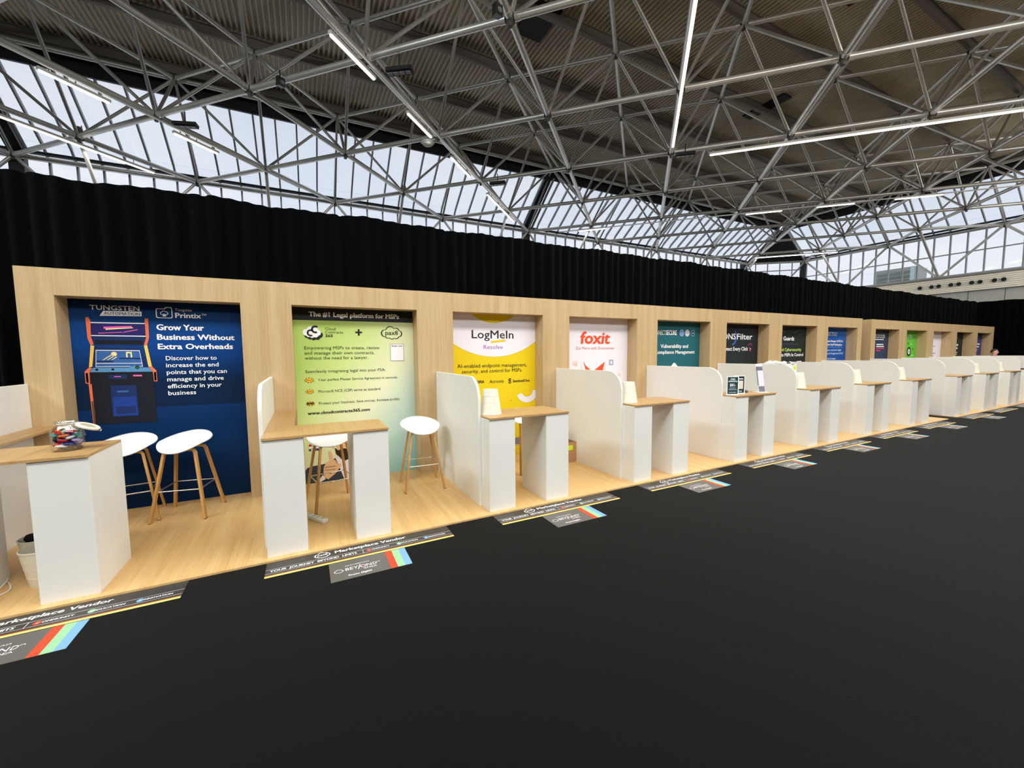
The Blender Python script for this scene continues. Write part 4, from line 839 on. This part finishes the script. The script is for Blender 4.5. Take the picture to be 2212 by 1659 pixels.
# table signs on the counter of the teal banner
def tsign(loc, rz, label, dark, draw):
    t = thing('table_sign', label, 'sign', loc, rz)
    MB().box((-0.092, -0.004, 0.0), (0.092, 0.004, 0.285)).build('acrylic_holder', plain('holder_white', rgb(236, 238, 236), 0.2), t); MB().box((-0.092, -0.035, 0), (0.092, 0.045, 0.004)).build('foot', plain('holder_white', rgb(236, 238, 236), 0.2), t)
    cd_ = MB().box((-0.078, -0.0052, 0.014), (0.078, -0.004, 0.272)).build('card', dark, t); draw(cd_, wallplane(0.0058)); return t
TEALK = plain('card_deep_teal', rgb(26, 62, 66))
def d1(t, p):
    lettering('PAX8', -0.03, 0.03, 0.235, 0.018, W_INK, t, p, 0.04); rect2(-0.045, 0.224, 0.045, 0.229, p).build('small_print', W_INK, t)
    rect2(-0.068, 0.198, 0.068, 0.213, p).build('banner_bar', plain('print_pale_teal', rgb(190, 220, 214)), t)
    lettering('50', -0.045, 0.008, 0.130, 0.040, W_INK, t, p, 0.04); lettering('%', 0.012, 0.028, 0.154, 0.016, W_INK, t, p, 0.03); lettering('OFF', 0.012, 0.042, 0.132, 0.016, W_INK, t, p, 0.03)
    for z, w_ in ((0.103, 0.05), (0.078, 0.058), (0.037, 0.055)): rect2(-w_, z, w_, z + 0.005, p).build('small_print', W_INK, t)
def d2(t, p):
    rect2(-0.05, 0.225, 0.06, 0.24, p).build('small_print', W_INK, t); rect2(-0.065, 0.075, 0.060, 0.205, p).build('code_card', plain('card_offwhite', rgb(228, 222, 210)), t); disc2(-0.045, 0.04, 0.009, p, 16).build('logo_dot', plain('print_pale_teal', rgb(190, 220, 214)), t); rect2(-0.03, 0.033, 0.045, 0.046, p).build('small_print', plain('print_pale_teal', rgb(190, 220, 214)), t)
tsign((7.118, 0.185, 0.996), R(-27), 'dark teal table sign reading 50% OFF on the counter of the teal banner', TEALK, d1)
tsign((7.365, 0.245, 0.996), R(-27), 'dark table sign with a blank white square, second one beside the 50% sign', plain('card_ink', rgb(30, 44, 56)), d2)
t = thing('leaflet_stand', 'tall narrow leaflet stand leaning on the right end of the counter of the teal banner', 'stand', (7.87, 0.19, 0.996), R(-24))
m = MB(); m.prism([(-0.055, 0.0, 0.005), (0.055, 0.0, 0.005), (0.055, 0.10, 0.455), (-0.055, 0.10, 0.455)], (0, 0.008, 0)); m.build('board', plain('board_lilac', rgb(216, 214, 226)), t)
MB().box((-0.085, -0.05, 0), (0.085, 0.10, 0.006)).build('foot', M_SHELL, t)
sl = lambda u, v: (u, v * 0.222 - 0.0035, 0.006 + v)
m = MB(); rect2(-0.045, 0.005, 0.05, 0.09, sl, m); rect2(-0.05, 0.345, 0.05, 0.405, sl, m); rect2(-0.055, 0.10, -0.04, 0.40, sl, m); m.build('dark_print', plain('print_slate2', rgb(108, 110, 126)), t)
t2 = MB(); t2.lathe([(0, 0), (0.05, 0.0), (0.055, 0.015), (0.04, 0.035), (0, 0.042)], 16); t2.v = [(x_, y_ * 0.6, z_) for x_, y_, z_ in t2.v]
tag(t2.build('card_reader', plain('device_dark', rgb(74, 78, 76), 0.4), None, (7.63, 0.31, 0.996)), 'small dark rounded device behind the two table signs', 'device')
# carton and papers on the counter of the black banner with the blue swoosh
t = thing('white_carton', 'white carton with a lime sticker on the counter of the black swoosh banner', 'box', (cx(5) - 0.80, 0.72, 0.996))
MB().box((-0.17, -0.25, 0), (0.17, 0.25, 0.425)).build('carton', plain('white_card', rgb(226, 224, 220), 0.7), t); MB().box((-0.171, -0.2515, 0.21), (0.171, 0.2515, 0.213)).build('flap_seam', plain('joint_dark', rgb(105, 104, 100)), t)
m = MB(); m.prism([(0.10, -0.2512, 0.30), (0.155, -0.2512, 0.34), (0.125, -0.2512, 0.40), (0.06, -0.2512, 0.36)], (0, 0.001, 0)); m.build('lime_sticker', plain('lime_paper', rgb(150, 206, 40)), t)
m = MB(); m.prism([(-0.171, 0.05, 0.34), (-0.171, 0.11, 0.36), (-0.171, 0.08, 0.41), (-0.171, 0.03, 0.39)], (0.001, 0, 0)); m.build('lime_sticker', plain('lime_paper', rgb(150, 206, 40)), t)
PG = plain('crumpled_paper', rgb(214, 206, 200), 0.8)
for k, (dx, dy, a, h, lb) in enumerate(((0.02, 0.10, 0.3, 0.045, 'crumpled paper bag lying on the white carton, rear one'), (-0.02, -0.11, -0.4, 0.04, 'crumpled paper bag with a dark lining on the front of the white carton'))):
    t = thing('paper_bag', lb, 'bag', (cx(5) - 0.80 + dx, 0.72 + dy, 1.4215), a)
    m = MB(); nx = 10; vs = []
    for j in range(nx + 1):
        for i in range(nx + 1):
            u, v = -1 + 2 * i / nx, -1 + 2 * j / nx; ed = min(1, 3 * (1 - max(abs(u), abs(v)))); vs.append((u * 0.14, v * 0.125, 0.002 + ed * h * (0.7 + 0.5 * sin(7 * u + k) * sin(5 * v + 2 * k))))
    m.add(vs, [(j * (nx + 1) + i, j * (nx + 1) + i + 1, (j + 1) * (nx + 1) + i + 1, (j + 1) * (nx + 1) + i) for j in range(nx) for i in range(nx)], 0, False); m.add([(-0.14, -0.125, 0), (0.14, -0.125, 0), (0.14, 0.125, 0), (-0.14, 0.125, 0)], [(3, 2, 1, 0)])
    m.build('paper_body', PG, t)
    MB().prism([(-0.02, -0.126, 0.012), (0.06, -0.126, 0.012), (0.05, -0.09, h * 0.9), (0.0, -0.09, h * 0.9)], (0, 0.002, 0.004)).build('bag_mouth', M_DARK if k else plain('yellow_tag', rgb(232, 214, 60)), t)
t2 = MB(); t2.box((-0.10, -0.07, 0), (0.10, 0.07, 0.03)); tag(t2.build('black_case', M_DARK, None, (cx(11) - 0.80, 0.25, 0.996)), 'flat black case on the far right counter', 'case')

# ------------------------------------------------------------------ seated man
def person(loc, rz):
    t = thing('person', 'dark-haired man in a white shirt sitting behind the far dividers, turned to the aisle', 'person', loc, rz)
    V, E, Rr = [], [], []
    def chain(pts, start=None):
        prev = start
        for x_, y_, z_, r in pts:
            V.append((x_, y_, z_)); Rr.append(r); k = len(V) - 1
            if prev is not None: E.append((prev, k))
            prev = k
        return prev
    pel = chain([(0, 0, 0.83, 0.135)])
    ch = chain([(0.0, 0.01, 0.97, 0.13), (0.0, 0.0, 1.12, 0.145), (0.0, 0.0, 1.24, 0.14), (0.0, -0.01, 1.33, 0.085), (0.0, -0.012, 1.38, 0.052), (0, -0.016, 1.42, 0.050), (0, -0.03, 1.48, 0.075), (0, -0.03, 1.545, 0.088), (0, -0.02, 1.60, 0.078), (0, -0.02, 1.635, 0.045)], pel)
    sh = 3
    for s_ in (-1, 1):
        e = chain([(s_ * 0.15, 0, 1.29, 0.07), (s_ * 0.205, -0.01, 1.24, 0.058), (s_ * 0.24, -0.03, 1.08, 0.046), (s_ * 0.25, -0.05, 0.99, 0.042), (s_ * 0.19, -0.22, 0.965, 0.036), (s_ * 0.14, -0.30, 0.96, 0.026), (s_ * 0.12, -0.35, 0.958, 0.036)], sh)
        for f_ in range(4): chain([(s_ * (0.145 - f_ * 0.019), -0.39 - 0.004 * (f_ in (1, 2)), 0.955, 0.0095), (s_ * (0.14 - f_ * 0.018), -0.425 - 0.008 * (f_ in (1, 2)), 0.950, 0.009), (s_ * (0.136 - f_ * 0.016), -0.448 - 0.01 * (f_ in (1, 2)), 0.938, 0.008)], e)
        chain([(s_ * 0.085, -0.345, 0.952, 0.011), (s_ * 0.065, -0.375, 0.948, 0.009)], e)
        chain([(s_ * 0.09, -0.05, 0.82, 0.10), (s_ * 0.11, -0.25, 0.82, 0.082), (s_ * 0.12, -0.42, 0.80, 0.064), (s_ * 0.12, -0.44, 0.72, 0.056), (s_ * 0.12, -0.38, 0.52, 0.054), (s_ * 0.12, -0.33, 0.36, 0.040), (s_ * 0.12, -0.34, 0.31, 0.042), (s_ * 0.125, -0.46, 0.30, 0.034)], pel)
    me = bpy.data.meshes.new('body'); me.from_pydata(V, E, []); o = bpy.data.objects.new('body', me); COL.objects.link(o)
    sk = o.modifiers.new('skin', 'SKIN'); sk.use_smooth_shade = True; o.modifiers.new('sub', 'SUBSURF').levels = 1
    for d, r in zip(me.skin_vertices[0].data, Rr): d.radius = (r, r)
    me.skin_vertices[0].data[0].use_root = True
    bpy.context.view_layer.update()
    nm = bpy.data.meshes.new_from_object(o.evaluated_get(bpy.context.evaluated_depsgraph_get())); bpy.data.objects.remove(o)
    for m_ in (plain('skin_tone', rgb(212, 164, 142)), plain('white_shirt', rgb(236, 234, 236)), plain('dark_trousers', rgb(34, 36, 44)), plain('black_shoe', rgb(20, 20, 20))): nm.materials.append(m_)
    for p in nm.polygons:
        c = p.center; p.use_smooth = True
        p.material_index = 0 if c.z > 1.375 else 3 if c.z < 0.345 and c.y < -0.28 else 2 if c.z < 0.86 and not (abs(c.x) > 0.2) and c.z < 0.90 and not (c.y < -0.26 and c.z > 0.9) else 0 if (c.y < -0.285 and c.z > 0.91) else 1
    nm.name = 'body'; b = bpy.data.objects.new('body', nm); COL.objects.link(b); b.parent = t
    m = MB()     # face: nose, ears, eyes, mouth joined to the front of the head (-y)
    m.lathe([(0.0, 0.022), (0.010, 0.014), (0.015, 0.0), (0.011, -0.010), (0.0, -0.012)], 10, (0, -0.104, 1.525), 0)
    for s_ in (-1, 1): m.lathe([(0.0, 0.03), (0.012, 0.022), (0.014, 0.0), (0.010, -0.022), (0.0, -0.028)], 8, (s_ * 0.078, -0.012, 1.53), 0); m.lathe([(0, 0.007), (0.009, 0.0), (0, -0.007)], 8, (s_ * 0.033, -0.092, 1.552), 1); m.bar((s_ * 0.018, -0.098, 1.572), (s_ * 0.05, -0.086, 1.572), 0.010, 0.008, mi=2)
    m.bar((-0.022, -0.094, 1.482), (0.022, -0.094, 1.482), 0.012, 0.008, mi=3); m.build('face', [plain('skin_tone', rgb(212, 164, 142)), plain('eye_white', rgb(70, 60, 56)), plain('dark_hair', rgb(44, 34, 32)), plain('lip', rgb(168, 98, 88))], t)
    m = MB(); vs = []; n1, n2 = 16, 9                           # short dark hair cap, open at the face
    for j in range(n2):
        for i in range(n1):
            a = 2 * pi * i / n1; fr = max(0, -sin(a)); low = 1.585 + 0.03 * fr - 0.075 * max(0, sin(a)); z_ = low + (1.655 - low) * (j / (n2 - 1)); q = max(0.0, 1 - ((z_ - 1.545) / 0.112) ** 2) ** 0.5; q = max(q, 0.02)
            vs.append((0.091 * q * cos(a), -0.018 + 0.097 * q * sin(a), z_))
    m.add(vs, [(j * n1 + i, j * n1 + (i + 1) % n1, (j + 1) * n1 + (i + 1) % n1, (j + 1) * n1 + i) for j in range(n2 - 1) for i in range(n1)], 0, True); m.build('hair', plain('dark_hair', rgb(44, 34, 32)), t)
person((22.72, 1.12, 0.0), R(8))
